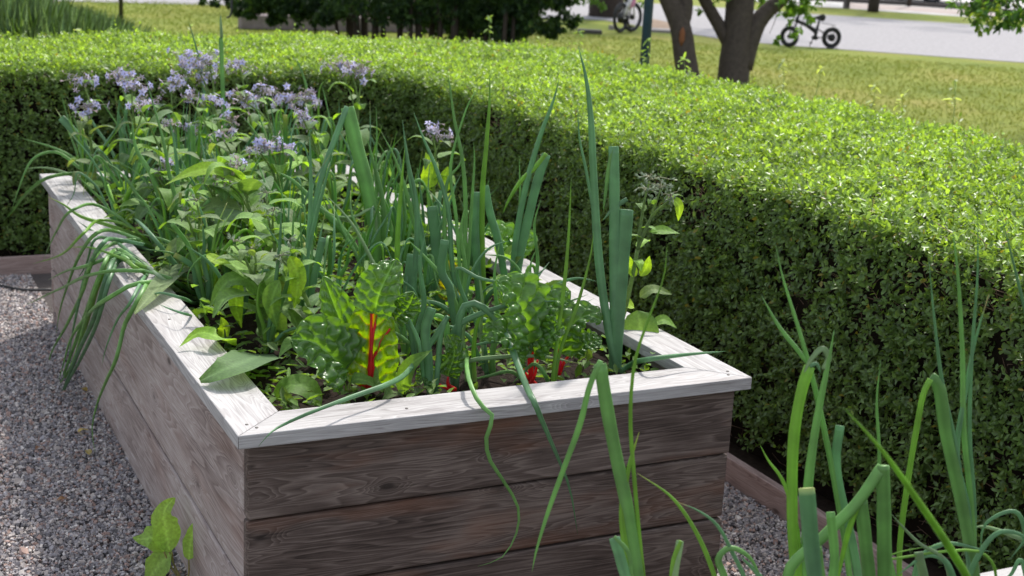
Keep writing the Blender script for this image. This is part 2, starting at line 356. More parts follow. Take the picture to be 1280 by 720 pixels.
# edging boards
def edging(a, b, label):
    a = A(a, float); b = A(b, float); d = b-a; ln = np.linalg.norm(d); r = empty('edging_board', (a[0], a[1], 0), label, 'edging board', 'timber edging between gravel and hedge')
    nb = max(1, round(ln/2.7)); e = ln/nb
    for k in range(nb):
        mb = MB(); mb.box((0, 0, 0), (e-.003, .03, .1)); ob = link('board', npmesh('board', np.concatenate(mb.v), np.concatenate(mb.f4), False), M['edging'], r, False)
        p = d/ln*(e*k); ob.location = (p[0], p[1], -.012+.001*k); ob.rotation_euler = (0, 0, math.atan2(d[1], d[0])); bevel(ob, .003)
edging((1.81, -6), (1.81, 3.945), 'pinkish timber edging board along the foot of the right hedge')
edging((-5.2, 3.95), (1.775, 3.95), 'grey timber edging board between gravel and far hedge, left of bed')

# ------------------------------------------------------------------ foliage engine
def frames(dirs, nrm):
    dirs = dirs/np.linalg.norm(dirs, axis=1)[:, None]
    s = np.cross(dirs, nrm); s /= np.linalg.norm(s, axis=1)[:, None]+1e-9
    n = np.cross(s, dirs); return dirs, s, n
def leaves_np(P, D, Nn, Ln, Wd, fold=.25, curl=.15):
    """P base, D direction, Nn normal, arrays -> verts (n,6,3), faces 2 quads folded along the midrib"""
    D, S, Q = frames(D, Nn); n = len(P)
    u = A([0, .32, .74, 1., .74, .32]); v = A([0, 1., .8, 0, -.8, -1.])*.5
    h = np.abs(v)*fold*2
    V = P[:, None]+D[:, None]*(u[None, :, None]*Ln[:, None, None])+S[:, None]*(v[None, :, None]*Wd[:, None, None])+Q[:, None]*((h[None, :]*Wd[:, None]-curl*(u**2)[None, :]*Ln[:, None])[..., None])
    F = (A([[0, 1, 2, 3], [0, 3, 4, 5]])[None]+np.arange(n)[:, None, None]*6).reshape(-1, 4)
    return V, F
def noise3(P, s, seed=0):
    r = np.random.default_rng(seed); out = np.zeros(len(P))
    for k in range(6):
        f = r.normal(size=3)*s*(1+.5*k); out += np.sin(P @ f+r.uniform(0, 6.28))/(1+.4*k)
    return out/2.4
# hedge outline -------------------------------------------------
HT = .945
def hpath(s, side):
    """s in [0,1]: left end -> corner -> near right end; side 0 inner 1 outer"""
    xi = (1.40, 2.80)[side]; yi = (3.60, 5.05)[side]; r = (.52, .78)[side]
    y_f = yi+r; x_r = xi+r
    out = np.zeros((len(s), 2)); nr = np.zeros((len(s), 2))
    a, b = .42, .50
    m1 = s < a; t = s[m1]/a; out[m1] = np.stack([-4.8+(xi+4.8)*t, np.full(m1.sum(), y_f)], 1); nr[m1] = (0, 1)
    m2 = (s >= a) & (s < b); th = (s[m2]-a)/(b-a)*math.pi/2; out[m2] = np.stack([xi+r*np.sin(th), yi+r*np.cos(th)], 1); nr[m2] = np.stack([np.sin(th), np.cos(th)], 1)
    m3 = s >= b; t = (s[m3]-b)/(1-b); out[m3] = np.stack([np.full(m3.sum(), x_r), yi+(-4.2-yi)*t], 1); nr[m3] = (1, 0)
    return out, nr*(1 if side else -1)
def hedge():
    root = empty('hedge', (2.4, 4.6, 0), 'clipped leafy green hedge curving round the far end and right side of the bed', 'hedge')
    # core
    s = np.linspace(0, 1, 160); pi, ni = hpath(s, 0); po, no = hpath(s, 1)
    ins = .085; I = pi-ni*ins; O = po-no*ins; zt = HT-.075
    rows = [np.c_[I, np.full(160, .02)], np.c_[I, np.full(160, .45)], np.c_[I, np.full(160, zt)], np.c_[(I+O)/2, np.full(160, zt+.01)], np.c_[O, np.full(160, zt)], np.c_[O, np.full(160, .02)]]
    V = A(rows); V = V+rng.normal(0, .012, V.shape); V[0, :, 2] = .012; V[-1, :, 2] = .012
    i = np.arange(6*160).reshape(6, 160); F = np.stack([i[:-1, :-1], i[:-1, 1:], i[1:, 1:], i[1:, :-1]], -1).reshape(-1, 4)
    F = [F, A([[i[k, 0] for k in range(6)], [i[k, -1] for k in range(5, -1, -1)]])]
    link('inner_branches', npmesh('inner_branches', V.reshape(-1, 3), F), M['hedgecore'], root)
    # shoots
    def surf(n, which):
        s = rng.uniform(0, 1, n); pi, ni = hpath(s, 0); po, no = hpath(s, 1)
        if which == 'in': z = rng.uniform(.02, HT, n); P = np.c_[pi-ni*(.04*(1-z/HT))[:, None], z]; Nn = np.c_[ni, np.zeros(n)]
        elif which == 'out': z = rng.uniform(.02, HT, n); P = np.c_[po, z]; Nn = np.c_[no, np.zeros(n)]
        else:
            t = rng.uniform(0, 1, n); P = np.c_[pi+(po-pi)*t[:, None], np.full(n, HT)]; Nn = np.tile(A([0, 0, 1.]), (n, 1))
            e = np.clip(1-np.minimum(t, 1-t)/.07, 0, 1); Nn[:, :2] += np.where((t < .5)[:, None], ni, no)*e[:, None]; Nn /= np.linalg.norm(Nn, axis=1)[:, None]; P[:, 2] -= e**2*.035
            P[:, 2] += .012*noise3(P, 2.2, 5)
        # keep only what is near the camera's field, with a wide margin
        k = in_view(P, 650) | (rng.uniform(size=n) < .4)
        return P[k], Nn[k], s[k]
    VV = []; CC = []; cnt = 0
    tw = MB()
    for which, n0 in (('in', 62000), ('top', 76000), ('out', 7000)):
        P, Nn, s = surf(n0, which); n = len(P)
        nz = noise3(P, 3.2, 3)+.5*noise3(P, 9., 4)
        P = P+Nn*(.018*nz[:, None])
        dist = np.linalg.norm(P-CAM, axis=1)
        if which == 'in':
            thin = .75*noise3(P, 5., 11)+.55*noise3(P, 17., 12)+.5*noise3(P, 38., 13)
            # worn patches where the twigs show
            for (px, py, rr) in ((1010, 285, .24), (1150, 345, .2), (970, 350, .13), (1230, 430, .16), (780, 215, .12), (1080, 400, .14), (600, 160, .12)):
                d0 = ray(px, py); c = CAM+d0*(1.9-CAM[0])/d0[0]; thin += .85*np.exp(-((P-c)**2).sum(1)/rr**2)
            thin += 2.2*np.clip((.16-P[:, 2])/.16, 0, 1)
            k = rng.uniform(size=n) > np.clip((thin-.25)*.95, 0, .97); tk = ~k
            T0 = P[tk][::2]; TN = Nn[tk][::2]
            for q, nn in zip(T0, TN):
                if random.random() < .45 or depth(q) > 8: continue
                d = nn*.5+rng.normal(0, .5, 3); d[2] = abs(d[2])*.9+.15; d /= np.linalg.norm(d); ln = random.uniform(.03, .11)
                b = q-nn*.075; tw.tube([b, b+d*ln*.5, b+d*ln+rng.normal(0, .01, 3)], [.0016, .0012, .0005], 4, False)
            P, Nn, s, dist, nz = P[k], Nn[k], s[k], dist[k], nz[k]; n = len(P)
        # shoot axis
        up = A([0, 0, 1.])
        ax = Nn*(.8 if which != 'top' else .55)+up*(.55)+rng.normal(0, .42, (n, 3)); ax /= np.linalg.norm(ax, axis=1)[:, None]
        sl_ = rng.uniform(.014, .042, n)*(1.25 if which == 'top' else 1.); deepen = rng.exponential(.024, n); base = P-Nn*deepen[:, None]
        long = (rng.uniform(size=n) < (.025 if which == 'top' else .01)); sl_[long] *= 2.2
        ref = rng.normal(size=(n, 3)); e1 = np.cross(ax, ref); e1 /= np.linalg.norm(e1, axis=1)[:, None]; e2 = np.cross(ax, e1)
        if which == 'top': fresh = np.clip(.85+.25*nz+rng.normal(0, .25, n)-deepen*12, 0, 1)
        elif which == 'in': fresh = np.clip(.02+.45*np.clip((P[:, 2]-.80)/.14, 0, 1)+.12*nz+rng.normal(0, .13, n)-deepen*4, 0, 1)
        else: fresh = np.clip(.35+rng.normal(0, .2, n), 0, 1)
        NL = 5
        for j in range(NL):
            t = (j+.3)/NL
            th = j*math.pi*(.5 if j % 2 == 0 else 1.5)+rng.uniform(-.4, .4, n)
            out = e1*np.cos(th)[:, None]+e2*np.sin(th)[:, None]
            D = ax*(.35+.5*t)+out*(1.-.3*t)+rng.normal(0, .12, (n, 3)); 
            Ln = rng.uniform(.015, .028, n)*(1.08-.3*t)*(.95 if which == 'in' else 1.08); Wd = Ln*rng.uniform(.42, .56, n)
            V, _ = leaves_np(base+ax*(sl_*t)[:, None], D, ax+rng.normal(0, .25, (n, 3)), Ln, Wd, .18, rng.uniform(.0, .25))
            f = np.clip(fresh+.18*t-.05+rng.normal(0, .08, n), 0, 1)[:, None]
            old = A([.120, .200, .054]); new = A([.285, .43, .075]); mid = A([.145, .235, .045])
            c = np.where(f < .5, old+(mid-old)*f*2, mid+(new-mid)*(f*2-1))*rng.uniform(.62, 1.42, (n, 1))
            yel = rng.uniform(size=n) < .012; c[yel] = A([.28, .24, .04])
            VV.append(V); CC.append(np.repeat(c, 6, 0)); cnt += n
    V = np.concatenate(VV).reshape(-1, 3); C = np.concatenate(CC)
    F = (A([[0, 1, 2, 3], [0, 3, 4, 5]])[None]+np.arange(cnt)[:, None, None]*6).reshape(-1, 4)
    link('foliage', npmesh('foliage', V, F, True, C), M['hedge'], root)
    tag(tw.build('twigs', M['twig'], root), 'bare brown twigs showing through thin patches', None, kind='stuff')
    print('hedge leaves', cnt)
hedge()

# ------------------------------------------------------------------ plant parts
VIEW = lambda p: (CAM-A(p))/np.linalg.norm(CAM-A(p))
OG = {'blue': A([.112, .240, .112]), 'mid': A([.138, .288, .078]), 'lime': A([.16, .32, .035]), 'pale': A([.21, .31, .15])}
def onion_leaf(P3, wd, parent, hue='mid', blunt=False, tip='green', flat=.55, base_pale=False, name='leaf'):
    n = 26; P = smooth_path(P3, n); t = np.linspace(0, 1, n)
    # a hollow blade: swells a little above the base, long taper to the point
    fl = np.full(n, flat*random.uniform(.75, 1.1))
    if blunt: r = wd/2*np.minimum(1, .86+.3*t); fl = fl*(1-.7*t**3); r[-1] *= .96
    else: r = wd/2*np.clip((.78+.4*t)*(1-t**2)**.9, .03, 1)*.9
    r = r*(1+.02*np.sin(t*23+wd*999))
    mb = MB(); side = VIEW(P[n//2]); mb.tube(P, r, 12, True, fl, side)
    V = np.concatenate(mb.v); c0 = OG[hue]*random.uniform(.85, 1.15)
    tt = np.concatenate([np.repeat(t, 12), [0, 1]]); C = np.tile(c0, (len(tt), 1))
    th = np.tile(np.arange(12), n); sv = rng.uniform(.84, 1.22, 12); stripe = np.concatenate([sv[th], [1, 1]]); C = C*stripe[:, None]*(1+.05*np.sin(tt*37+c0[0]*900))[:, None]
    if base_pale: C = C+(A([.30, .36, .16])-C)*(np.clip((.3-tt)/.3, 0, 1)**1.3)[:, None]*.75
    if tip == 'dry': C = C+(A([.50, .33, .14])-C)*(np.clip((tt-.93)/.05, 0, 1))[:, None]
    elif tip == 'yellow': C = C+(A([.36, .36, .08])-C)*(np.clip((tt-.86)/.12, 0, 1))[:, None]*.8
    elif tip == 'cut': C = C+(A([.42, .44, .16])-C)*(np.clip((tt-.975)/.02, 0, 1))[:, None]*.8
    return mb.build(name, M['onion'], parent, True, C)
def broad_leaf(P3, wd, parent, colr, mat='borage', face=None, fold=.18, wave=.05, crinkle=0., lobes=0., shape='ovate', nu=14, nv=9, name='leaf', under=None, vein=None):
    """leaf blade along the curve P3; face = direction its upper side looks"""
    P = smooth_path(P3, nu); T = np.gradient(P, axis=0); T /= np.linalg.norm(T, axis=1)[:, None]+1e-9
    if face is None: face = VIEW(P[nu//2])*.6+A([0, 0, .8])
    face = A(face, float); S = np.cross(T, face); S /= np.linalg.norm(S, axis=1)[:, None]+1e-9; Q = np.cross(S, T)
    t = np.linspace(0, 1, nu); v = np.linspace(-1, 1, nv)
    if shape == 'ovate': prof = np.sin(np.clip(t, 0, 1)**.72*math.pi)**.8*(1-.12*t)
    elif shape == 'lance': prof = np.sin(t**.85*math.pi)**.9
    elif shape == 'round': prof = np.clip(np.sin(t**.8*math.pi), 0, 1)**.55
    else: prof = np.clip(np.sin(t**.7*math.pi), 0, 1)**.45*(1.05-.3*t)
    prof = np.maximum(prof, .035); ph = random.uniform(0, 6)
    prof2 = prof*(1+lobes*np.sin(t*19+ph))
    x = prof2[:, None]*v[None]*wd/2*(1+.03*np.sin(t*31+ph)[:, None])
    h = fold*np.abs(v)[None]**1.2*wd/2*prof[:, None]+wave*wd*np.sin(t*9+ph)[:, None]*(v**2*np.sign(v))[None]
    if crinkle:
        av = np.abs(v)[None]; tv = t[:, None]-av*.16                     # veins sweep forward from the midrib
        nb_ = random.uniform(5.5, 7); cell = np.abs(np.sin(tv*nb_*math.pi+.25*np.sin(av*9+ph)))**.55
        lane = np.abs(np.sin((av*2.1+.25*np.floor(tv*nb_)%1.0*.6)*math.pi))**.5
        h = h+crinkle*wd*1.15*cell*(.35+.65*lane)*prof[:, None]*np.clip(av*5, 0, 1)+.02*wd*np.sin(tv*41+av*17)*av
    V = P[:, None]+S[:, None]*x[..., None]+Q[:, None]*h[..., None]
    i = np.arange(nu*nv).reshape(nu, nv); F = np.stack([i[:-1, :-1], i[:-1, 1:], i[1:, 1:], i[1:, :-1]], -1).reshape(-1, 4)
    C = np.tile(A(colr, float), (nu, nv, 1))*(1+.06*np.sin(t*40)[:, None, None])
    mid = np.exp(-(v/(.12 if not crinkle else .055))**2)[None, :, None]; C = C+(A(vein if vein is not None else A(colr)*1.35+.03)-C)*mid*.8
    if under is not None or crinkle: 
        sidev = np.clip(1-cell*2.6, 0, 1)[..., None] if crinkle else 0.; C = C+((A(vein) if vein is not None else C*1.3)-C)*sidev*.75*np.clip(1-np.abs(v)[None, :, None]*.9, 0, 1)
    return link(name, npmesh(name, V.reshape(-1, 3), F, True, C.reshape(-1, 3)), M[mat], parent)
def stem(P3, r0, r1, parent, colr, mat='borage', name='stem', n=14):
    P = smooth_path(P3, n); mb = MB(); mb.tube(P, np.linspace(r0, r1, n), 8)
    return mb.build(name, M[mat], parent, True, np.tile(A(colr, float), (mb.n, 1)))
SZ = BH-.07
def PL(B, pts): return [B]+[onplane(p[0], p[1], B, p[2] if len(p) > 2 else 0.) for p in pts]
def pxm(px, p): return px*depth(p)/FPX
def onion(basepx, leaves, label, group, z=SZ, cat='onion plant'):
    """leaves: (pixel polyline, width px, opts)"""
    B = onz(basepx[0], basepx[1], z); root = empty('onion_plant', B, label, cat, group)
    for k, (pts, wpx, o) in enumerate(leaves):
        o = dict(o); free = o.pop('free', False); b = B+A([random.uniform(-.012, .012), random.uniform(-.012, .012), -.01]); dd0 = o.pop('dd', 0.)
        Q = [onplane(p[0], p[1], B, (p[2] if len(p) > 2 else dd0*(i/len(pts)))) for i, p in enumerate(pts)]
        if not free: Q = [b]+Q
        onion_leaf(Q, pxm(wpx*(.88 if group == GM else .82), Q[len(Q)//2]), root, **o)
    return root
GM = 'spring onion plants in the long bed'; GF = 'spring onion plants in the near bed'
# ---- long bed, spring onions read leaf by leaf
onion((768, 468), [([(762, 420), (749, 330), (742, 220), (738, 140), (732, 95), (723, 58)], 17, dict(hue='blue')),
    ([(772, 400), (777, 330), (783, 262)], 21, dict(hue='blue', blunt=True)), ([(784, 249), (770, 258), (753, 276)], 9, dict(hue='blue', free=True)),
    ([(768, 350), (768, 250), (767, 183)], 15, dict(hue='blue', blunt=True)), ([(767, 184), (762, 205), (757, 240), (754, 265)], 9, dict(hue='mid', free=True)),
    ([(757, 400), (746, 290), (733, 215), (724, 170), (722, 128)], 8, dict(hue='blue')),
    ([(785, 458), (812, 449, 'H'), (860, 443, 'H'), (908, 439, 'H')], 11, dict(hue='blue'))],
    'tallest upright onion with thick folded leaves at the front right of the long bed', GM)
onion((640, 385), [([(642, 330), (648, 280), (660, 222), (677, 165), (692, 125), (699, 98)], 13, dict(hue='blue')),
    ([(648, 330), (661, 270), (673, 222), (683, 193)], 13, dict(hue='blue', blunt=True)), ([(683, 192), (668, 210), (652, 225), (636, 250), (628, 268)], 9, dict(hue='lime', free=True)),
    ([(648, 300), (650, 240), (649, 195)], 6, dict(hue='mid')), ([(622, 300), (613, 268), (606, 232)], 11, dict(hue='blue', blunt=True))],
    'onion with one long leaf leaning right and one leaf bent over beside it', GM)
onion((604, 400), [([(603, 320), (603, 240), (608, 180), (612, 125), (612, 90)], 11, dict(hue='lime')), ([(597, 330), (594, 280), (596, 240)], 13, dict(hue='blue', blunt=True)),
    ([(610, 370, -.03), (640, 352, -.06), (662, 348, -.07), (682, 336, -.08)], 9, dict(hue='blue'))],
    'onion with a single bright green straight leaf standing against the hedge', GM)
onion((580, 405), [([(580, 340), (582, 260), (578, 200), (568, 150), (562, 105), (560, 92)], 9, dict(hue='mid')),
    ([(575, 340), (570, 270), (563, 210), (575, 160), (588, 125), (600, 108)], 7, dict(hue='mid')), ([(585, 330), (590, 250), (593, 200), (592, 178)], 7, dict(hue='mid')),
    ([(565, 330), (560, 260), (545, 210), (528, 170), (517, 140)], 10, dict(hue='blue')), ([(560, 340), (556, 280), (560, 225), (575, 205), (580, 180)], 9, dict(hue='mid')),
    ([(560, 350, -.03), (575, 375, -.06), (600, 398, -.09), (654, 404, -.1), (705, 390, -.1), (743, 373, -.1)], 10, dict(hue='blue'))],
    'onion with a fan of thin upright leaves left of the single bright green leaf', GM)
onion((548, 400), [([(548, 350), (545, 300), (540, 258)], 16, dict(hue='blue', blunt=True)), ([(535, 350), (526, 290), (516, 240), (508, 190), (503, 150)], 12, dict(hue='blue')),
    ([(527, 350), (520, 290), (505, 230), (490, 190), (478, 168)], 9, dict(hue='mid')), ([(540, 340), (548, 290), (562, 255), (572, 225)], 9, dict(hue='blue'))],
    'onion with a thick cut off stub leaf in the middle of the long bed', GM)
onion((508, 410), [([(511, 380), (513, 350), (517, 318)], 19, dict(hue='blue', blunt=True)), ([(498, 350), (497, 300), (501, 240), (506, 185)], 11, dict(hue='lime')),
    ([(515, 360), (521, 300), (520, 250), (512, 210), (505, 170)], 11, dict(hue='blue')), ([(497, 380), (470, 335), (440, 280), (401, 237)], 8, dict(hue='pale')),
    ([(520, 370, -.03), (500, 350, -.05), (490, 350, -.05)], 7, dict(hue='blue'))],
    'onion with a broad blunt leaf just behind the red stemmed chard', GM)
onion((472, 355), [([(470, 300), (458, 230), (445, 180), (434, 134)], 20, dict(hue='mid', blunt=True)), ([(434, 133), (420, 170), (407, 205), (396, 245), (385, 320), (375, 385)], 11, dict(hue='blue', free=True, dd=-.12)),
    ([(455, 330), (430, 290), (395, 255), (365, 225), (345, 214)], 14, dict(hue='mid')), ([(480, 300), (478, 250), (466, 200), (458, 170)], 11, dict(hue='mid')),
    ([(465, 262, -.02), (445, 270, -.04), (420, 270, -.05), (398, 258, -.05)], 6, dict(hue='pale')), ([(475, 300), (470, 240), (471, 160), (470, 130)], 5, dict(hue='mid'))],
    'onion with one broad leaf bent double below the tall right borage flowers', GM)
onion((380, 430), [([(383, 340), (388, 260), (388, 200), (387, 162)], 10, dict(hue='blue')), ([(378, 350), (390, 290), (403, 240), (417, 190)], 11, dict(hue='blue')),
    ([(384, 390), (392, 350), (404, 297)], 10, dict(hue='blue', blunt=True)), ([(372, 360), (366, 300), (368, 250)], 7, dict(hue='mid'))],
    'onion with straight dark leaves left of the red stemmed chard', GM)
# front middle, leaves spilling over the front cap
onion((566, 482), [([(572, 430), (578, 385), (592, 379), (608, 387), (628, 408), (645, 450, 'H'), (661, 490, 'C'), (668, 503, 'C'), (675, 520, 'F'), (690, 555, 'F'), (712, 610, 'F'), (722, 668, 'F')], 14, dict(hue='blue')),
    ([(562, 440), (570, 410), (583, 400), (615, 387), (650, 378), (700, 376)], 12, dict(hue='blue')), ([(560, 430), (556, 400), (545, 394), (533, 402)], 13, dict(hue='mid')),
    ([(580, 455), (630, 446), (680, 446), (727, 455)], 9, dict(hue='pale', tip='yellow'))],
    'onion whose long arching leaf hangs down over the front boards', GM)
onion((590, 478), [([(588, 460), (585, 447), (588, 480, 'H'), (600, 505, 'C'), (616, 521, 'F'), (608, 545, 'F'), (611, 572, 'F'), (630, 602, 'F'), (648, 636, 'F'), (645, 668, 'F'), (627, 697, 'F'), (597, 708, 'F')], 9, dict(hue='mid')),
    ([(592, 440), (598, 400), (615, 372)], 9, dict(hue='lime', base_pale=True)), ([(583, 450), (578, 420), (590, 385)], 11, dict(hue='pale'))],
    'onion with a thin curling leaf trailing down the front boards', GM)
onion((542, 488), [([(548, 450), (552, 410), (560, 395), (545, 420), (520, 452), (490, 478, 'H'), (440, 496, 'H'), (385, 517, 'H'), (350, 533, 'C'), (336, 543, 'C'), (323, 558, 'F')], 12, dict(hue='blue')),
    ([(535, 450), (532, 410), (540, 385)], 14, dict(hue='blue', blunt=True)), ([(545, 465), (560, 450), (570, 425)], 8, dict(hue='lime')), ([(530, 470), (524, 430), (512, 400), (507, 375)], 10, dict(hue='blue'))],
    'onion with a long leaf lying left across the front cap corner', GM)
onion((690, 488), [([(697, 420), (706, 350), (711, 290), (714, 222)], 8, dict(hue='lime')), ([(700, 440), (722, 380), (738, 320), (742, 290)], 7, dict(hue='lime')),
    ([(682, 470), (668, 455), (650, 470), (640, 480)], 8, dict(hue='mid'))],
    'slender yellow green onion blade standing right of the chards', GM)
onion((655, 480), [([(645, 445), (628, 428), (600, 430), (570, 440)], 8, dict(hue='blue')), ([(640, 465), (610, 470), (585, 476)], 7, dict(hue='mid'))],
    'small onion with low sideways leaves between the front chards', GM)
onion((612, 470), [([(605, 430), (590, 392), (575, 360), (572, 335, -.02), (600, 348, -.05), (640, 352, -.07), (684, 335, -.08)], 9, dict(hue='blue')), ([(618, 430), (640, 400), (690, 385), (735, 368)], 11, dict(hue='mid')), ([(606, 440), (600, 410), (603, 380), (598, 340)], 11, dict(hue='pale', base_pale=True)),
    ([(600, 450), (585, 420), (560, 408), (538, 415, -.03)], 9, dict(hue='blue')), ([(615, 440), (622, 400), (618, 345), (625, 300)], 9, dict(hue='mid'))],
    'onion throwing crossing arched leaves between the two red stemmed chards', GM)
onion((575, 440), [([(570, 400), (548, 380), (520, 378), (495, 392, -.04)], 9, dict(hue='blue')), ([(572, 390), (555, 350), (530, 320), (510, 300)], 10, dict(hue='mid')), ([(580, 380), (590, 340), (612, 310), (640, 300)], 8, dict(hue='blue')), ([(575, 390), (582, 340), (576, 290), (586, 240)], 9, dict(hue='mid')), ([(568, 400), (562, 360), (552, 340), (556, 300)], 12, dict(hue='blue', blunt=True))],
    'onion with short arched leaves left and right just behind the front group', GM)
onion((520, 452), [([(515, 420), (500, 380), (498, 340), (505, 300)], 10, dict(hue='blue')), ([(520, 420), (530, 380), (525, 330), (532, 290)], 11, dict(hue='blue')), ([(512, 430), (490, 415), (478, 420, -.04), (470, 445, -.05)], 7, dict(hue='mid'))],
    'onion standing tight against the right side of the red ribbed chard', GM)
onion((660, 420), [([(668, 390), (690, 360), (720, 348), (748, 352)], 8, dict(hue='blue')), ([(660, 380), (650, 340), (632, 322), (600, 318)], 7, dict(hue='mid')), ([(664, 380), (672, 330), (668, 280), (676, 250)], 8, dict(hue='mid'))],
    'onion behind the crinkled right chard with one leaf arching toward the cap', GM)
onion((335, 440), [([(338, 400), (345, 350), (350, 300), (352, 250)], 9, dict(hue='blue')), ([(345, 400), (360, 350), (368, 310), (382, 280)], 9, dict(hue='mid')), ([(330, 410), (322, 380), (330, 330)], 8, dict(hue='lime')), ([(350, 420), (372, 410), (396, 420, -.03), (410, 455, -.04)], 7, dict(hue='blue'))],
    'onion between the front left borage and the red ribbed chard', GM)
# left side, bundle draping over the left cap
DL = [([(190, 345), (160, 325, 'H'), (142, 318, 'C'), (126, 343, 'L'), (108, 390, 'L'), (90, 440, 'L'), (72, 490, 'L'), (64, 517, 'L')], 9, dict(hue='mid', free=True)),
    ([(195, 350), (170, 325, 'H'), (150, 316, 'C'), (134, 343, 'L'), (120, 390, 'M'), (98, 440, 'M'), (74, 500, 'M'), (57, 535, 'M')], 10, dict(hue='blue', free=True)),
    ([(200, 350), (170, 335, 'H'), (146, 322, 'C'), (128, 345, 'L'), (113, 390, 'L'), (96, 440, 'L'), (78, 480, 'L'), (70, 500, 'L')], 8, dict(hue='lime', free=True)),
    ([(200, 352), (172, 332, 'H'), (150, 325, 'C'), (136, 352, 'L'), (124, 395, 'M'), (100, 450, 'M'), (84, 480, 'M'), (66, 522, 'M')], 9, dict(hue='blue', free=True)),
    ([(195, 348), (165, 322, 'H'), (146, 312, 'C'), (130, 330, 'L'), (116, 370, 'M'), (104, 410, 'M'), (92, 450, 'M'), (60, 500, 'M')], 8, dict(hue='mid', free=True)),
    ([(215, 345), (178, 339, 'H'), (150, 338, 'H'), (120, 342, 'M'), (75, 361, 'M'), (31, 382, 'M')], 7, dict(hue='mid', free=True)),
    ([(215, 355), (192, 352, 'H'), (165, 356, 'H'), (140, 370, 'M'), (113, 390, 'M'), (88, 425, 'M'), (78, 460, 'M'), (72, 480, 'M')], 8, dict(hue='mid', free=True)),
    ([(205, 345), (185, 335, 'H'), (155, 324, 'H'), (120, 311, 'L'), (88, 309, 'M')], 6, dict(hue='lime', free=True, tip='yellow')),
    ([(210, 350), (175, 330, 'H'), (150, 318, 'H'), (115, 330, 'M'), (85, 338, 'M'), (60, 350, 'M')], 7, dict(hue='mid', free=True)),
    ([(195, 340), (170, 322, 'H'), (140, 300, 'C'), (118, 300, 'L'), (108, 330, 'L'), (96, 350, 'L')], 7, dict(hue='blue', free=True))]
onion((210, 352), DL, 'onion clump whose leaves drape in a bundle over the left side', GM)
onion((232, 330), [([(222, 300), (200, 330), (178, 350, 'H'), (163, 378, 'L'), (145, 403, 'L'), (134, 430, 'M'), (127, 458, 'M')], 8, dict(hue='blue')),
    ([(225, 320), (196, 345), (178, 365, 'H'), (163, 392, 'L'), (154, 412, 'L'), (147, 443, 'M'), (132, 478, 'M'), (120, 510, 'M'), (115, 540, 'M'), (119, 566, 'M')], 9, dict(hue='mid')),
    ([(215, 290), (190, 262), (165, 245)], 9, dict(hue='mid')), ([(225, 270), (212, 220), (205, 180), (180, 90)], 8, dict(hue='mid'))],
    'onion with two long thin leaves trailing down the left boards', GM)
onion((262, 372), [([(240, 372), (205, 350, 'H'), (178, 328, 'H'), (152, 310, 'H')], 9, dict(hue='pale')), ([(245, 360), (215, 325), (190, 295), (165, 270, 'H')], 9, dict(hue='blue')), ([(240, 365), (212, 348, 'H'), (180, 338, 'H'), (160, 334, 'C')], 8, dict(hue='mid')),
    ([(250, 378), (225, 372, 'H'), (200, 366, 'H'), (184, 372, 'C')], 8, dict(hue='blue')), ([(258, 350), (235, 318), (205, 300), (172, 292)], 8, dict(hue='mid')), ([(260, 345), (262, 300), (250, 262), (240, 240)], 9, dict(hue='blue')), ([(252, 385), (230, 392, 'H'), (212, 386, 'H'), (198, 380, 'H')], 7, dict(hue='blue'))],
    'onion with a fan of leaves pointing left across the cap behind the long borage leaf', GM)
onion((195, 322), [([(175, 300, 'H'), (148, 290, 'H'), (120, 292, 'M'), (100, 318, 'M'), (86, 352, 'M'), (74, 392, 'M'), (70, 420, 'M')], 7, dict(hue='mid', free=True)), ([(180, 306, 'H'), (150, 300, 'H'), (128, 305, 'M'), (108, 340, 'M'), (98, 380, 'M'), (90, 420, 'M'), (84, 462, 'M')], 8, dict(hue='blue', free=True)),
    ([(178, 296), (150, 272), (120, 256), (92, 262, 'M'), (70, 290, 'M'), (54, 325, 'M')], 6, dict(hue='mid', free=True)), ([(185, 300), (160, 282), (130, 275, 'H'), (104, 292, 'M'), (80, 316, 'M'), (41, 330, 'M')], 6, dict(hue='lime', free=True)),
    ([(190, 310), (165, 300, 'H'), (140, 305, 'C'), (116, 325, 'M'), (104, 362, 'M'), (84, 405, 'M'), (62, 448, 'M'), (55, 490, 'M')], 8, dict(hue='mid', free=True)), ([(190, 290), (175, 250), (150, 215), (128, 200)], 8, dict(hue='mid'))],
    'onion above the draping bundle, its thin leaves falling wide over the left boards', GM)
onion((165, 250), [([(140, 240), (115, 220), (95, 217), (60, 222, 'H'), (35, 240, 'M'), (15, 265, 'M'), (2, 278, 'M')], 7, dict(hue='mid')), ([(140, 235), (110, 210), (75, 188), (25, 172)], 7, dict(hue='mid')),
    ([(135, 215), (110, 190), (90, 162), (76, 147)], 11, dict(hue='blue', blunt=True)), ([(145, 215), (125, 190), (108, 172), (92, 166)], 9, dict(hue='pale')), ([(130, 235), (95, 221), (60, 210), (28, 211)], 6, dict(hue='pale')),
    ([(125, 225), (100, 210), (70, 190), (42, 198, -.05), (22, 240, -.09), (15, 262, -.1)], 6, dict(hue='mid')), ([(155, 190), (148, 150), (150, 120)], 8, dict(hue='blue'))],
    'onion sprawling over the far left corner of the long bed', GM)
onion((205, 318), [([(180, 300), (140, 283), (100, 270), (80, 256), (60, 246)], 8, dict(hue='lime', tip='yellow')), ([(180, 310), (150, 300), (118, 290), (98, 277)], 9, dict(hue='blue')), ([(205, 270), (190, 220), (170, 185), (165, 150)], 11, dict(hue='mid')),
    ([(215, 280), (222, 230), (218, 180), (212, 150)], 9, dict(hue='blue')), ([(230, 300), (250, 270), (262, 240)], 7, dict(hue='mid')), ([(190, 300), (180, 280), (160, 262), (140, 270)], 6, dict(hue='pale'))],
    'onion leaning out over the left cap, its yellow tipped leaf pointing left', GM)
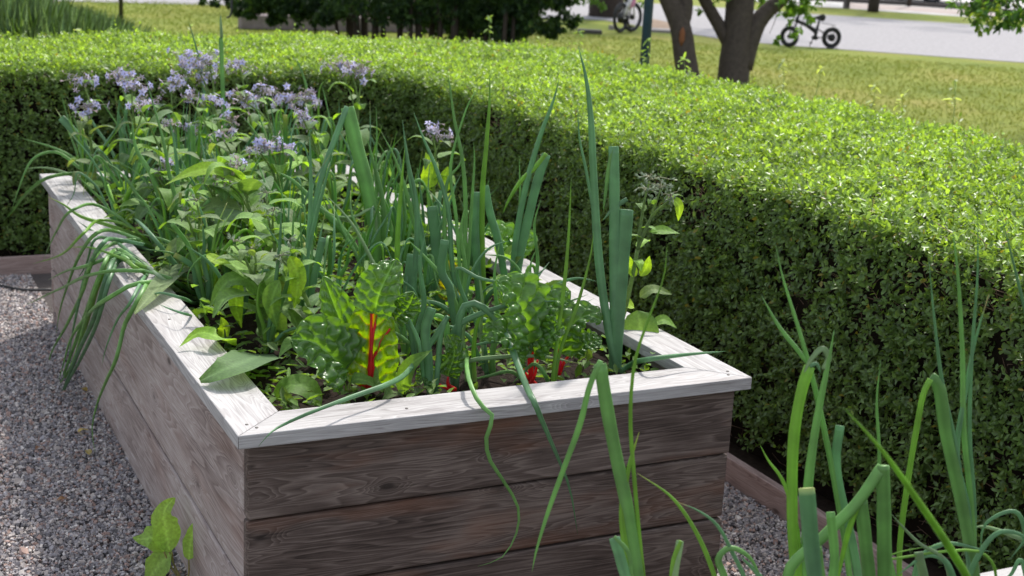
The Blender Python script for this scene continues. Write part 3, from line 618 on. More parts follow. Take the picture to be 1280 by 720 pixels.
onion((150, 215), [([(152, 180), (158, 130), (155, 105)], 8, dict(hue='blue')), ([(162, 190), (166, 160), (170, 140)], 8, dict(hue='mid')), ([(140, 190), (120, 160), (112, 148), (88, 137)], 6, dict(hue='blue'))], 'small onion beneath the leftmost borage flowers', GM)
onion((285, 255), [([(281, 200), (279, 130), (277, 75), (276, 47)], 6, dict(hue='mid', blunt=True)), ([(277, 47), (276.5, 38), (276, 30), (275.5, 16)], 6, dict(hue='pale', free=True, tip='yellow')), ([(282, 200), (262, 170), (255, 150)], 12, dict(hue='mid')),
    ([(290, 215), (310, 180), (330, 150)], 8, dict(hue='blue'))], 'tall onion flower stalk with a pointed bud above the borage', GM)
onion((262, 225), [([(258, 150), (252, 90), (244, 55), (235, 24)], 6, dict(hue='blue')), ([(255, 170), (262, 130), (268, 110)], 8, dict(hue='blue'))], 'onion with a dark pointed leaf tip rising left of the tall flower stalk', GM)
onion((395, 215), [([(390, 150), (384, 112), (374, 82), (366, 68)], 6, dict(hue='mid')), ([(398, 160), (400, 110), (408, 98)], 5, dict(hue='lime')), ([(402, 175), (408, 150)], 8, dict(hue='blue', blunt=True))], 'onion leaf tip leaning left at the far end between borage flowers', GM)

# ---- procedural fill: more onions through the dense middle of the bed
def wild_onion(x, y, h, n, lean, label, hue=None, z=SZ):
    B = A([x, y, z]); root = empty('onion_plant', B, label, 'onion plant', GM)
    n = int(n*1.45)
    for k in range(n):
        a = random.uniform(0, 6.28); L = h*random.uniform(.7, 1.22); ln = lean*random.uniform(.2, 1.3)
        d = A([math.cos(a), math.sin(a), 0]); pts = [B+A([0, 0, -.01])]
        for q in (.25, .5, .75, 1.): pts.append(B+d*(ln*L*q**1.8+.012)+A([0, 0, L*(q-.38*ln*q**3)])+rng.normal(0, .006, 3))
        bl = random.random() < .15
        if not bl and random.random() < .3:
            kk = pts[3]; pts = pts[:4]+[kk+d*.018+A([0, 0, .004]), kk+d*.05*random.uniform(.6, 1.5)-A([0, 0, L*.2]), kk+d*.07-A([0, 0, L*.38])]
        onion_leaf(pts[:4] if bl else pts, random.uniform(.009, .0165), root, hue or random.choice(['blue', 'blue', 'mid', 'mid', 'lime']), bl, random.choice(['green', 'green', 'yellow']))
FILL = [(.30, 1.95, .36, 7, .5, 'bushy onion half hidden under the big borage leaves on the left'), (.55, 2.2, .42, 7, .35, 'upright onion among borage stems left of bed centre'),
    (.25, 2.45, .42, 7, .4, 'onion between the left cap and the borage, behind the draping bundle'), (.80, 2.45, .45, 7, .3, 'onion with steep leaves amid the far borage flowers'),
    (.50, 2.75, .45, 7, .35, 'onion in the back row under the largest borage flower head'), (1.0, 2.75, .42, 7, .3, 'onion in the back right corner of the long bed'),
    (.82, 1.75, .40, 7, .3, 'onion behind the bent double onion leaf'), (1.05, 2.1, .42, 6, .3, 'onion near the right cap beneath the far right borage'),
    (1.02, 1.45, .34, 6, .3, 'onion just inside the right cap behind the pale crinkled chard'), (.72, 1.25, .32, 6, .35, 'onion behind the red ribbed chard leaf'),
    (.45, 1.55, .34, 6, .35, 'onion hemmed in by borage stems in the left middle'), (.88, 1.05, .30, 5, .35, 'short onion between the chards in the bed centre'),
    (.30, 1.3, .30, 6, .7, 'onion with spread leaves beside the left cap'), (.62, .62, .20, 5, .5, 'young onion with short blades near the front middle')]
FILL += [(.22, 1.2, .34, 8, .45, 'onion rising behind the rounded leaf that lies on the left cap'), (.44, .92, .34, 7, .3, 'onion just left behind the puckered chard leaf'), (.50, 1.3, .42, 8, .22, 'straight bladed onion left of the dark leaved onion'), (.75, 2.2, .5, 7, .2, 'tall thin bladed onion amid the mauve borage sprays'), (.45, 2.5, .5, 7, .22, 'tall thin bladed onion under the bright blue star flower'), (.60, 1.75, .46, 7, .2, 'tall thin bladed onion beside the low purple flowers'), (.90, 1.4, .40, 7, .22, 'thin upright onion between bent leaf and right cap'), (1.08, 1.25, .32, 7, .4, 'thin onion leaning over the right cap beyond the chards'), (.15, 2.2, .36, 7, .45, 'onion tight against the left cap below the far borage'), (.42, 2.3, .44, 8, .25, 'dense upright onion under the second borage'), (.68, 2.0, .42, 8, .25, 'onion in the centre of the bed ringed by borage leaves'),
    (.22, 1.6, .34, 8, .6, 'broad spreading onion behind the large leaf on the left cap'), (.40, 1.8, .38, 8, .4, 'onion behind the large leaved borage'), (.62, 1.5, .36, 8, .3, 'onion between the large leaved borage and the bent leaf'), (.95, 1.75, .42, 8, .25, 'onion right of centre below the pale flower row'),
    (.78, .95, .26, 6, .45, 'squat onion right behind the red ribbed chard'), (1.12, 1.85, .40, 7, .3, 'onion by the right cap, midway down the bed'), (1.15, 2.75, .42, 7, .3, 'onion in the extreme far right corner of the bed'), (.16, 2.9, .40, 8, .4, 'onion in the extreme far left corner of the bed'),
    (.36, 2.95, .42, 8, .3, 'onion against the far cap left of centre'), (.66, 2.95, .44, 8, .3, 'onion against the far cap at its middle'), (.92, 2.95, .42, 8, .3, 'onion against the far cap right of centre'), (.55, 1.05, .30, 7, .5, 'onion left of the red ribbed chard, behind the broad leaves'),
    (1.0, .72, .24, 6, .6, 'low onion between the right chards and the cap'), (.28, 1.05, .26, 6, .6, 'small onion by the left cap behind the front borage')]
for f in FILL: wild_onion(*f)

# ------------------------------------------------------------------ borage
BG = [A([.12, .23, .045]), A([.15, .285, .055]), A([.19, .35, .045]), A([.09, .17, .055]), A([.15, .22, .09])]
STAR = [A([.44, .45, .78]), A([.53, .51, .76]), A([.62, .59, .76])]
def flower_cluster(c, r, parent, blue=.5, n=10, green=False):
    """nodding starry flowers, woolly sepals and hanging buds in one head"""
    V = []; F3 = []; F4 = []; C = []; nb = 0
    def addp(v, f, c_):
        nonlocal nb
        V.append(v); (F4 if f.shape[1] == 4 else F3).append(f+nb); C.append(np.tile(c_, (len(v), 1))); nb += len(v)
    for k in range(n):
        p = c+rng.normal(0, 1, 3)*A([r*.85, r*.7, r*.42]); out = (p-c)/(np.linalg.norm(p-c)+1e-6); ax = out*.7+A([0, 0, random.uniform(-.6, .7)])+VIEW(c)*.35+rng.normal(0, .25, 3); ax /= np.linalg.norm(ax)
        e1 = np.cross(ax, rng.normal(size=3)); e1 /= np.linalg.norm(e1); e2 = np.cross(ax, e1)
        kind = 'star' if random.random() < blue*.8 else ('faded' if random.random() < .6 else 'bud')
        if green: kind = 'bud'
        s = random.uniform(.012, .0165)
        sep = A([.52, .42, .44])*random.uniform(.8, 1.3) if not green else A([.30, .36, .26])
        for j in range(5):
            th = j*2*math.pi/5; d = e1*math.cos(th)+e2*math.sin(th); sd = np.cross(ax, d)
            if kind == 'star': 
                col_ = random.choice(STAR)*random.uniform(.85, 1.2)
                v = A([p, p+d*s*.55+sd*s*.34+ax*s*.1, p+d*s*1.25-ax*s*.05, p+d*s*.55-sd*s*.34+ax*s*.1]); addp(v, A([[0, 1, 2, 3]]), col_)
            th += .6; d = e1*math.cos(th)+e2*math.sin(th); sd = np.cross(ax, d)
            sp = 1.0 if kind != 'bud' else .25
            v = A([p-ax*s*.25, p+d*s*.5*sp+sd*s*.12+ax*s*(.0 if sp == 1 else .5), p+d*s*1.15*sp+ax*s*(-.25 if sp == 1 else 1.1), p+d*s*.5*sp-sd*s*.12+ax*s*(.0 if sp == 1 else .5)]); addp(v, A([[0, 1, 2, 3]]), sep if kind != 'faded' else A([.50, .42, .58]))
        if kind == 'star':
            m = MB(); m.tube([p, p+ax*s*.55], [s*.16, s*.03], 5); addp(np.concatenate(m.v), m.f4[0], A([.12, .09, .2]))
        # woolly pedicel back to the head's centre
        m = MB(); m.tube([c-A([0, 0, r*.4]), (p+c)/2+A([0, 0, r*.12]), p-ax*s*.2], [.0016, .0013, .0013], 5, False); addp(np.concatenate(m.v), m.f4[0], A([.33, .33, .22]))
        if random.random() < .55:
            q = p+A([rng.normal(0, .006), rng.normal(0, .006), -random.uniform(.008, .02)]); m = MB(); m.tube([q, q-A([0, 0, .005]), q-A([0, 0, .011])], [.0012, .0034, .0008], 6); addp(np.concatenate(m.v), m.f4[0], (A([.42, .36, .36]) if not green else A([.3, .37, .25]))*random.uniform(.8, 1.2))
    Fs = [np.concatenate(F4)] if F4 else []
    if F3: Fs.append(np.concatenate(F3))
    return link('flower_cluster', npmesh('flower_cluster', np.concatenate(V), Fs, True, np.concatenate(C)), M['petal'], parent)
def borage(x, y, tops, label, nleaf=9, lsize=.11, blue=.5, green=False, z=SZ, extra=(), low=.12, nfl=11, cat='borage plant'):
    """tops: pixel positions of flower heads (px, py, size px)"""
    B = A([x, y, z]); root = empty('borage_plant', B, label, cat, 'borage plants in the long bed'); nleaf = int(nleaf*1.5); lsize *= 1.28 if not green else 1.12
    T = [onplane(p[0], p[1], B, rng.normal(0, .03)) for p in tops]; cen = np.mean(T, 0) if len(T) else B+A([0, 0, .4])
    H = cen[2]-z; fork = B+(cen-B)*.58+A([0, 0, .02]); scol = A([.17, .25, .09])
    stem([B-A([0, 0, .02]), B+(fork-B)*.5+rng.normal(0, .008, 3), fork], .0075, .0055, root, scol)
    for t, p in zip(T, tops):
        q = t-A([0, 0, .012]); stem([fork, fork+(q-fork)*.5+A([0, 0, .015])+rng.normal(0, .006, 3), q], .0045, .0025, root, scol)
        r = pxm(p[2], t)/2; flower_cluster(t, r, root, blue if len(p) < 4 else p[3], max(6, int(nfl*2.1*(p[2]/28.))), green)
    for k in range(nleaf):
        f = (k+.5)/nleaf; f = low+(1-low)*f; P = B+(fork-B)*min(1, f/.6) if f < .6 else fork+(T[k % len(T)]-fork)*((f-.6)/.42 if len(T) else 0)
        a = k*2.4+x*9; d = A([math.cos(a), math.sin(a), 0]); L = lsize*(1.15-.62*f)*random.uniform(.75, 1.25); up = random.uniform(.1, .6); dr = random.uniform(.1, .7)
        Q = [P, P+d*L*.3+A([0, 0, L*up*.5]), P+d*L*.7+A([0, 0, L*(up-.15*dr)*.75]), P+d*L*(1.02-.15*dr)+A([0, 0, L*(up*.8-.65*dr)])]
        broad_leaf(Q, L*random.uniform(.42, .56), root, random.choice(BG)*random.uniform(.85, 1.15), face=A([0, 0, 1.])+d*.3, fold=.22, wave=.04, lobes=.04)
    for (pts, wpx, o) in extra:
        o = dict(o); Q = [onplane(p[0], p[1], B, p[2] if len(p) > 2 else 0.) for p in pts]
        broad_leaf(Q, pxm(wpx, Q[1]), root, o.pop('c', BG[1]), **o)
    return root
LIT = A([.25, .40, .035])
borage(.16, 2.72, [(104, 98, 26), (108, 134, 22)], 'leftmost borage with drooping lilac flowers at the far left corner', 9, .10, .6)
borage(.34, 2.75, [(150, 93, 30), (165, 106, 30), (182, 128, 18)], 'second borage from the left with a ragged lilac flower head', 9, .11, .5)
borage(.52, 2.62, [(214, 103, 24, .8), (186, 128, 18)], 'borage with one bright blue star flower left of the big flower head', 9, .11, .5)
borage(.72, 2.72, [(226, 76, 26), (243, 74, 28), (262, 76, 28), (250, 98, 24)], 'borage with the widest lilac blue flower head at the top left', 10, .12, .6)
borage(.86, 2.86, [(299, 80, 28, .3)], 'borage with a fading mauve flower head right of the tall onion stalk', 8, .11)
borage(.66, 2.35, [(266, 124, 16, .9), (240, 160, 16), (236, 120, 18)], 'borage with a small round blue flower below the widest flower head', 9, .12)
borage(.88, 2.35, [(305, 122, 26), (328, 112, 24, .35), (320, 128, 22)], 'borage with mauve flower sprays in the middle of the back row', 9, .12)
borage(1.02, 2.48, [(362, 124, 26, .4), (378, 124, 26, .4), (390, 117, 20, .4)], 'borage with a flat row of pale pinkish fading flowers', 9, .12, .4)
borage(.92, 2.05, [(378, 143, 18, .8), (388, 152, 18, .5)], 'borage with blue star and grey buds below the pale flower row', 8, .11)
borage(.62, 1.75, [(322, 182, 18), (336, 180, 22), (350, 184, 16), (364, 188, 14, .9)], 'borage with low purple flowers in the centre of the bed', 10, .13, .55)
borage(1.17, 2.45, [(424, 80, 22, .3), (438, 82, 26), (452, 86, 26, .7)], 'tall borage on the right side with flowers against the hedge', 9, .12, .6)
borage(1.10, 1.62, [(540, 160, 20, .6), (552, 170, 14, .1)], 'borage with one pale blue flower between the upright onion leaves', 8, .11, extra=[([(535, 235), (538, 215), (532, 190)], 24, dict(c=LIT)), ([(558, 240), (556, 225), (560, 208)], 18, dict(c=LIT))])
borage(.34, 2.1, [(175, 132, 12, .2), (215, 155, 14, .2)], 'leafy borage with a few grey buds left of the bed centre', 10, .15)
borage(.50, 1.42, [(300, 205, 16, .1), (278, 222, 14, .1)], 'large leaved borage in front of the flower heads', 9, .17, .1,
    extra=[([(300, 262), (272, 258), (245, 270), (219, 292)], 34, dict(c=BG[4])), ([(262, 330), (235, 335), (205, 352, 'H'), (168, 392, 'C')], 34, dict(c=BG[4])), ([(325, 262), (322, 290), (318, 318)], 24, dict(c=LIT)),
           ([(300, 228), (270, 212), (240, 215), (205, 232)], 24, dict(c=LIT)), ([(270, 222), (285, 214), (308, 228)], 18, dict(c=BG[4]))], low=.3)
borage(.30, .82, [(292, 300, 12, 0.), (315, 310, 10, 0.)], 'young borage at the front left with broad leaves over the cap', 9, .15, 0., low=.25, green=True,
    extra=[([(332, 372), (310, 350), (285, 352), (262, 384)], 32, dict(c=BG[0])), ([(330, 370), (338, 400), (345, 432), (330, 455)], 40, dict(c=BG[3])), ([(325, 442, -.02), (306, 452, 'H'), (280, 462, 'H'), (250, 476, 'C')], 66, dict(c=BG[3]*1.1, shape='round', face=(0, -.2, 1), fold=.1)),
           ([(292, 432, -.02), (270, 420, 'H'), (248, 416, 'H'), (224, 434, 'C')], 26, dict(c=BG[2], lobes=.15)), ([(278, 425), (280, 408), (276, 396)], 16, dict(c=LIT)), ([(300, 352), (295, 380), (302, 410)], 20, dict(c=LIT)),
           ([(355, 330), (368, 350), (366, 380), (358, 385)], 24, dict(c=LIT)), ([(258, 318), (270, 325), (290, 330)], 16, dict(c=LIT))])
borage(.42, 1.12, [(334, 240, 10, 0.), (342, 262, 10, 0.)], 'upright borage shoot with downy buds behind the front left borage', 11, .15, 0., green=True)
borage(1.19, .50, [(812, 221, 18, 0.), (826, 232, 16, 0.), (838, 244, 16, 0.), (808, 236, 16, .0)], 'lone borage with downy grey buds at the right cap', 5, .07, 0., green=True, low=.5,
    extra=[([(795, 345), (788, 335), (785, 318)], 18, dict(c=LIT*1.1)), ([(800, 345), (808, 335), (812, 320)], 16, dict(c=LIT*1.1)), ([(793, 385), (780, 375), (776, 350)], 18, dict(c=LIT)), ([(797, 388), (800, 410, -.02), (800, 432, -.03), (799, 452, -.03)], 46, dict(c=BG[3]*1.1, shape='round', face=(-.6, -1, .5))),
           ([(800, 372), (815, 362), (840, 368)], 18, dict(c=BG[4])), ([(788, 290), (778, 280), (772, 262)], 22, dict(c=BG[4])), ([(812, 290), (828, 288), (850, 292)], 16, dict(c=BG[1])), ([(836, 246), (848, 256), (848, 276)], 14, dict(c=LIT)), ([(815, 405), (830, 400), (846, 410)], 16, dict(c=BG[1]))])
borage(.24, 1.28, [(232, 262, 10, 0.), (246, 250, 10, 0.)], 'borage rising beside the left cap behind the long leaf', 10, .13, 0., green=True, extra=[([(250, 330), (262, 345), (270, 372)], 26, dict(c=LIT)), ([(238, 300), (222, 305), (205, 322)], 24, dict(c=BG[4]))])
borage(.40, .66, [(352, 318, 9, 0.), (362, 300, 9, 0.)], 'leafy borage stem just left of the puckered chard leaf', 9, .11, 0., green=True, extra=[([(362, 320), (372, 345), (368, 385)], 24, dict(c=LIT)), ([(350, 350), (340, 375), (346, 410)], 26, dict(c=BG[0]))])
borage(.62, 2.05, [(290, 150, 18, .4), (276, 165, 14, .2)], 'borage with two small mauve sprays above the large leaves', 9, .13, .4)
borage(.38, 1.6, [(258, 226, 12, 0.), (270, 212, 12, .2)], 'tall leafy borage in the left middle with downy buds at its tip', 11, .16, 0., green=True, low=.35, extra=[([(252, 300), (236, 296), (226, 318)], 26, dict(c=LIT)), ([(262, 262), (280, 255), (296, 270)], 24, dict(c=BG[4]))])
borage(.30, 1.9, [(196, 215, 12, .1), (208, 200, 12, .2)], 'tall leafy borage behind the draping onions on the left', 11, .15, .1, low=.35)
# low round seedlings of borage at the front
def low_plant(basepx, leaves, label, cat='seedling'):
    B = onz(basepx[0], basepx[1], SZ); root = empty('seedling', B, label, cat, 'broad leaved seedlings inside the front cap')
    for (pts, wpx, o) in leaves:
        Q = [onplane(p[0], p[1], B, p[2] if len(p) > 2 else 0.) for p in pts]; stem([B, Q[0]], .002, .0015, root, A([.2, .28, .1]), name='stalk', n=5)
        o = dict(o); broad_leaf(Q, pxm(wpx, Q[1]), root, o.pop('c', BG[1]), **o)
low_plant((352, 500), [([(345, 500), (362, 482), (385, 486), (402, 508)], 34, dict(shape='round', c=BG[0]*1.1, face=(-.2, -.5, 1)))], 'seedling with one broad drooping leaf in the front left corner')
low_plant((470, 496), [([(480, 488, -.02), (462, 478, -.04), (446, 474, -.05), (438, 478, -.05)], 26, dict(shape='round', c=BG[0]*1.1, face=(-.1, -.3, 1)))], 'seedling with a flat oval leaf under the red chard stalk')
low_plant((506, 490), [([(504, 496), (505, 474), (515, 455), (541, 437)], 24, dict(shape='lance', c=BG[1]))], 'seedling with one upright spoon shaped leaf at the front cap')

# ------------------------------------------------------------------ chard
RED = A([.62, .028, .03]); CG = A([.080, .175, .038]); CLIT = A([.15, .27, .015])
def chard(basepx, leaves, label):
    B = onz(basepx[0], basepx[1], SZ); root = empty('chard_plant', B, label, 'chard plant', 'chard plants in the long bed')
    for (pts, wpx, stalk, o) in leaves:
        o = dict(o); red = o.pop('red', RED); Q = [onplane(p[0], p[1], B, p[2] if len(p) > 2 else 0.) for p in pts]
        c = o.pop('c', CG); vein = o.pop('vein', c*1.9+.03)
        lf = broad_leaf(Q, pxm(wpx, Q[1]), root, c, 'chard', crinkle=o.pop('cr', .12), shape='chard', nu=64, nv=37, vein=vein, wave=.06, **o)
        Sx = [onplane(p[0], p[1], B, (p[2] if len(p) > 2 else 0.)-.008) for p in stalk]; Sx = [B+A([random.uniform(-.02, .02), 0, 0])]+Sx
        P = smooth_path(Sx, 16); mb = MB(); mb.tube(P, np.linspace(.0065, .0025, 16), 8); C = np.tile(red, (mb.n, 1)); mb.build('stalk', M['red'], lf, True, C)
    return root
chard((462, 492), [([(464, 480), (463, 435), (466, 395), (472, 362)], 74, [(463, 460), (464, 420), (464, 378)], dict(c=CLIT, vein=A([.62, .06, .02]), face=VIEW(onz(462, 430, .6))+A([0, 0, .15]))),
    ([(468, 392, -.03), (474, 368, -.04), (484, 345, -.03), (494, 324, 0)], 64, [(466, 420), (474, 385)], dict(c=CG*1.1)),
    ([(440, 452), (428, 410), (414, 372), (404, 345)], 50, [(446, 470), (436, 440)], dict(c=CG*1.15, face=A([-.3, -.5, 1.]), cr=.16)),
    ([(430, 462, -.04), (412, 444, -.08), (390, 428, -.10), (364, 424, -.10)], 92, [(440, 470), (428, 455)], dict(c=CG*1.05, face=VIEW(onz(400, 440, .6))+A([0, 0, .6]), cr=.17)),
    ([(495, 400, .02), (510, 385, .02), (518, 365, .02)], 50, [(470, 440), (488, 410)], dict(c=CG, cr=.15))],
    'chard with a glowing red ribbed leaf at the front of the bed')
chard((662, 482), [([(660, 432, -.02), (654, 398, -.04), (640, 368, -.05), (618, 352, -.05)], 92, [(662, 455), (659, 420), (656, 395)], dict(c=CG*1.2, cr=.16, face=A([-.2, -.5, 1.]))), ([(668, 405), (682, 388), (700, 375), (712, 380)], 56, [(665, 455), (668, 415)], dict(c=CG*1.1, cr=.15)),
    ([(655, 452, -.03), (640, 428, -.05), (620, 415, -.05), (602, 425, -.04)], 58, [(655, 465), (650, 445)], dict(c=CG*1.25, cr=.17, face=A([-.1, -.6, 1.]))), ([(668, 442, -.02), (690, 420, -.03), (705, 408, -.03)], 50, [(668, 470), (672, 450)], dict(c=CG*1.1, cr=.15))],
    'chard with crinkled leaves on two dark red stalks, right of centre')
chard((700, 468), [([(700, 440), (712, 410), (735, 395), (752, 402)], 62, [(700, 455), (696, 432)], dict(c=CG, cr=.13, red=A([.6, .02, .09]))), ([(715, 440, .02), (735, 430, .02), (752, 425, .03)], 44, [(704, 455), (712, 443)], dict(c=CG*.95, cr=.13))],
    'chard with a pink stalk beside the thick folded onion leaves')
chard((640, 352), [([(638, 320), (630, 305), (618, 292), (600, 292)], 50, [(639, 335), (638, 322)], dict(c=CG*1.5, cr=.16, red=A([.5, .35, .04]), face=A([-.1, -.5, 1.]))), ([(644, 320), (655, 300), (650, 290)], 40, [(642, 335), (643, 325)], dict(c=CG*1.5, cr=.15, red=A([.5, .35, .04])))],
    'chard with pale puckered leaves near the right cap')
chard((500, 340), [([(500, 320), (495, 290), (480, 270), (466, 262)], 50, [(500, 330), (500, 322)], dict(c=CG*1.4, cr=.16, red=A([.5, .4, .1]))), ([(505, 325), (515, 295), (508, 262)], 44, [(504, 332), (505, 326)], dict(c=CG*1.5, cr=.16, red=A([.5, .4, .1])))],
    'chard with light green puckered leaves half hidden behind onion blades')
chard((560, 402), [([(562, 375), (564, 345), (560, 325)], 34, [(561, 390), (562, 378)], dict(c=A([.26, .25, .02]), cr=.1, red=A([.62, .40, .03]))), ([(568, 385), (580, 370), (590, 372)], 30, [(563, 393), (567, 387)], dict(c=CG*1.2, red=A([.62, .40, .03])))],
    'yellow stalked chard between onion blades at the bed centre')
chard((560, 488), [([(560, 470), (568, 440), (560, 418)], 40, [(560, 480), (560, 471)], dict(c=CG*.9, cr=.14)), ([(548, 480), (530, 470), (520, 478)], 30, [(556, 484), (548, 480)], dict(c=CG*1.1))],
    'small dark chard among the folded onions at the front')

# ground cover of tiny weeds on the soil
def ground_cover():
    n = 4200; x = rng.uniform(.13, BW-.13, n); y = rng.uniform(.13, BL-.13, n); z = np.full(n, SZ+.004)+rng.exponential(.016, n)
    P = np.stack([x, y, z], 1); k = noise3(P, 5, 8) > -.35; P = P[k]; n = len(P)
    D = rng.normal(size=(n, 3)); D[:, 2] = np.abs(D[:, 2])*.5+.1
    V, F = leaves_np(P, D, A([[0, 0, 1.]])+rng.normal(0, .3, (n, 3)), rng.uniform(.015, .05, n), rng.uniform(.006, .022, n), .2, .3)
    c = A([.10, .19, .03])*rng.uniform(.5, 1.5, (n, 1))*A([1, 1, 1])+rng.uniform(0, .03, (n, 1))
    n2 = 900; x = rng.uniform(.13, BW-.13, n2); y = rng.uniform(.7, BL-.13, n2); z = SZ+.01+rng.uniform(0, 1, n2)**1.6*np.clip(.05+.07*y, 0, .17)
    D = rng.normal(size=(n2, 3)); D[:, 2] = np.abs(D[:, 2])*.6; L2 = rng.uniform(.035, .085, n2)
    V2, F2 = leaves_np(np.stack([x, y, z], 1), D, A([[0, 0, 1.]])+rng.normal(0, .35, (n2, 3)), L2, L2*rng.uniform(.3, .5, n2), .2, .3)
    V = np.concatenate([V, V2]); F = np.concatenate([F, F2+n*6]); c = np.concatenate([c, A([.11, .21, .045])*rng.uniform(.6, 1.5, (n2, 1))])
    tag(link('ground_cover', npmesh('ground_cover', V.reshape(-1, 3), F, True, np.repeat(c, 6, 0)), M['borage']), 'low weeds and small leaves carpeting the soil of the long bed', 'ground cover', kind='stuff')
ground_cover()

# ------------------------------------------------------------------ near bed onions (foreground)
ZN = .575
def near(basepx, leaves, label): return onion(basepx, leaves, label, GF, z=ZN, cat='onion plant')
near((805, 800), [([(800, 740), (785, 640), (768, 560), (757, 500), (750, 455)], 20, dict(hue='mid', blunt=True)), ([(751, 451), (738, 480), (725, 530), (705, 585), (685, 640), (670, 690), (665, 715)], 12, dict(hue='mid', free=True)),
    ([(788, 720), (778, 640), (787, 580), (799, 540)], 17, dict(hue='lime', tip='yellow')), ([(806, 740), (800, 680), (793, 600), (788, 520), (794, 450), (812, 395), (830, 345), (834, 305)], 9, dict(hue='lime'))],
    'tall near onion whose leaf bends double in front of the timber boards')
near((780, 830), [([(790, 760), (776, 700), (768, 672)], 17, dict(hue='blue', blunt=True)), ([(768, 671), (785, 690), (790, 720), (796, 740)], 9, dict(hue='mid', free=True))], 'near onion with a short folded blade left of the doubled leaf')
near((850, 830), [([(842, 760), (843, 720), (850, 676)], 12, dict(hue='pale', blunt=True)), ([(851, 676), (842, 700), (836, 740)], 10, dict(hue='lime', free=True))], 'near onion with a pale cut leaf low in the middle foreground')
near((925, 810), [([(893, 720), (870, 665), (840, 622), (796, 591)], 10, dict(hue='lime', tip='yellow')), ([(935, 740), (915, 690), (895, 655), (872, 638), (848, 628)], 9, dict(hue='blue', tip='dry')),
    ([(905, 720), (898, 698), (912, 685), (935, 695), (955, 730)], 15, dict(hue='mid')), ([(960, 740), (945, 715), (930, 700), (926, 695)], 13, dict(hue='blue'))],
    'near onion with a thin lime leaf curving up to the left')
near((1010, 800), [([(1000, 720), (995, 655), (978, 600), (960, 575), (950, 556)], 11, dict(hue='lime')), ([(993, 700), (990, 610), (993, 540), (1003, 485), (1012, 458)], 17, dict(hue='lime', blunt=True)), ([(1012, 458), (1020, 455), (1026, 466)], 9, dict(hue='blue', free=True)),
    ([(1008, 720), (1010, 610), (1022, 520), (1036, 450), (1043, 412)], 21, dict(hue='mid')), ([(1030, 462), (1036, 446), (1028, 436), (1012, 452), (1004, 470)], 13, dict(hue='pale', free=True, flat=.12))],
    'near onion with two broad pale leaves folded at the top')
near((1070, 790), [([(1062, 720), (1050, 640), (1035, 560), (1015, 470), (998, 410), (978, 345), (970, 308)], 13, dict(hue='mid')), ([(1013, 458), (995, 435), (975, 410), (952, 370)], 10, dict(hue='mid', free=True)), ([(1072, 720), (1045, 580), (1050, 532)], 14, dict(hue='blue', blunt=True))],
    'near onion with a long forked leaf leaning left past the hedge')
near((1022, 860), [([(1022, 760), (1014, 680), (1008, 610)], 25, dict(hue='blue', blunt=True, tip='cut')), ([(1030, 780), (1025, 740), (1018, 684)], 22, dict(hue='mid', blunt=True)), ([(1035, 760), (1043, 700), (1038, 640)], 14, dict(hue='mid', blunt=True))],
    'near onion with thick blades cut square at the top')
near((1085, 830), [([(1087, 740), (1082, 680), (1076, 624)], 20, dict(hue='mid', blunt=True)), ([(1075, 624), (1062, 660), (1052, 700), (1045, 740)], 12, dict(hue='lime', free=True)), ([(985, 720), (1030, 670), (1070, 630), (1103, 583)], 17, dict(hue='mid', blunt=True)), ([(1104, 582), (1105, 650), (1106, 740)], 22, dict(hue='mid', free=True, blunt=True))],
    'near onion with a stout leaf bent into an upside down V')
near((1230, 860), [([(1215, 740, -.12), (1190, 690, -.22), (1150, 630, -.34), (1100, 560, -.42), (1055, 510, -.45)], 19, dict(hue='lime'))], 'closest onion leaf, a blurred lime streak slanting across the lower right')
near((1135, 790), [([(1124, 700), (1135, 600), (1145, 540), (1155, 490), (1163, 474)], 9, dict(hue='lime', blunt=True)), ([(1100, 640), (1099, 560), (1096, 500), (1101, 450)], 9, dict(hue='mid')), ([(1150, 700), (1180, 680), (1240, 690)], 13, dict(hue='blue'))],
    'near onion with a thin bent lime stalk before the hedge')
near((1222, 790), [([(1218, 720), (1200, 620), (1182, 540), (1172, 480), (1163, 472)], 19, dict(hue='mid', blunt=True)), ([(1205, 640), (1195, 560), (1178, 480), (1168, 400), (1161, 325)], 11, dict(hue='blue')),
    ([(1215, 640), (1205, 540), (1203, 440), (1197, 340), (1190, 283)], 13, dict(hue='mid')), ([(1218, 640), (1212, 540), (1215, 440), (1222, 340), (1222, 265)], 9, dict(hue='blue')),
    ([(1210, 640), (1196, 570), (1205, 500), (1218, 430), (1236, 368)], 13, dict(hue='blue', tip='dry'))],
    'tall near onion at the right with a dry tan leaf tip')
near((1290, 780), [([(1270, 640), (1232, 655), (1225, 690)], 10, dict(hue='blue')), ([(1300, 560), (1290, 430), (1272, 350), (1262, 310), (1250, 262)], 9, dict(hue='blue')), ([(1300, 690), (1262, 668), (1225, 658), (1215, 662)], 12, dict(hue='pale')),
    ([(1275, 700), (1262, 720), (1240, 730)], 10, dict(hue='blue'))], 'near onion at the right edge of the frame with a leaf tip curving in')
near((1190, 830), [([(1195, 740), (1180, 700), (1160, 694), (1120, 720)], 15, dict(hue='blue')), ([(1180, 700), (1150, 680), (1125, 655), (1112, 640)], 9, dict(hue='pale')), ([(1150, 700), (1148, 690), (1150, 700)], 14, dict(hue='pale', blunt=True)), ([(1220, 700), (1250, 665), (1280, 672), (1262, 700)], 12, dict(hue='blue')),
    ([(1245, 720), (1225, 690), (1100, 700), (1125, 690), (1180, 680)], 6, dict(hue='lime'))], 'near onion with flopped blue green leaves over the lower right cap')

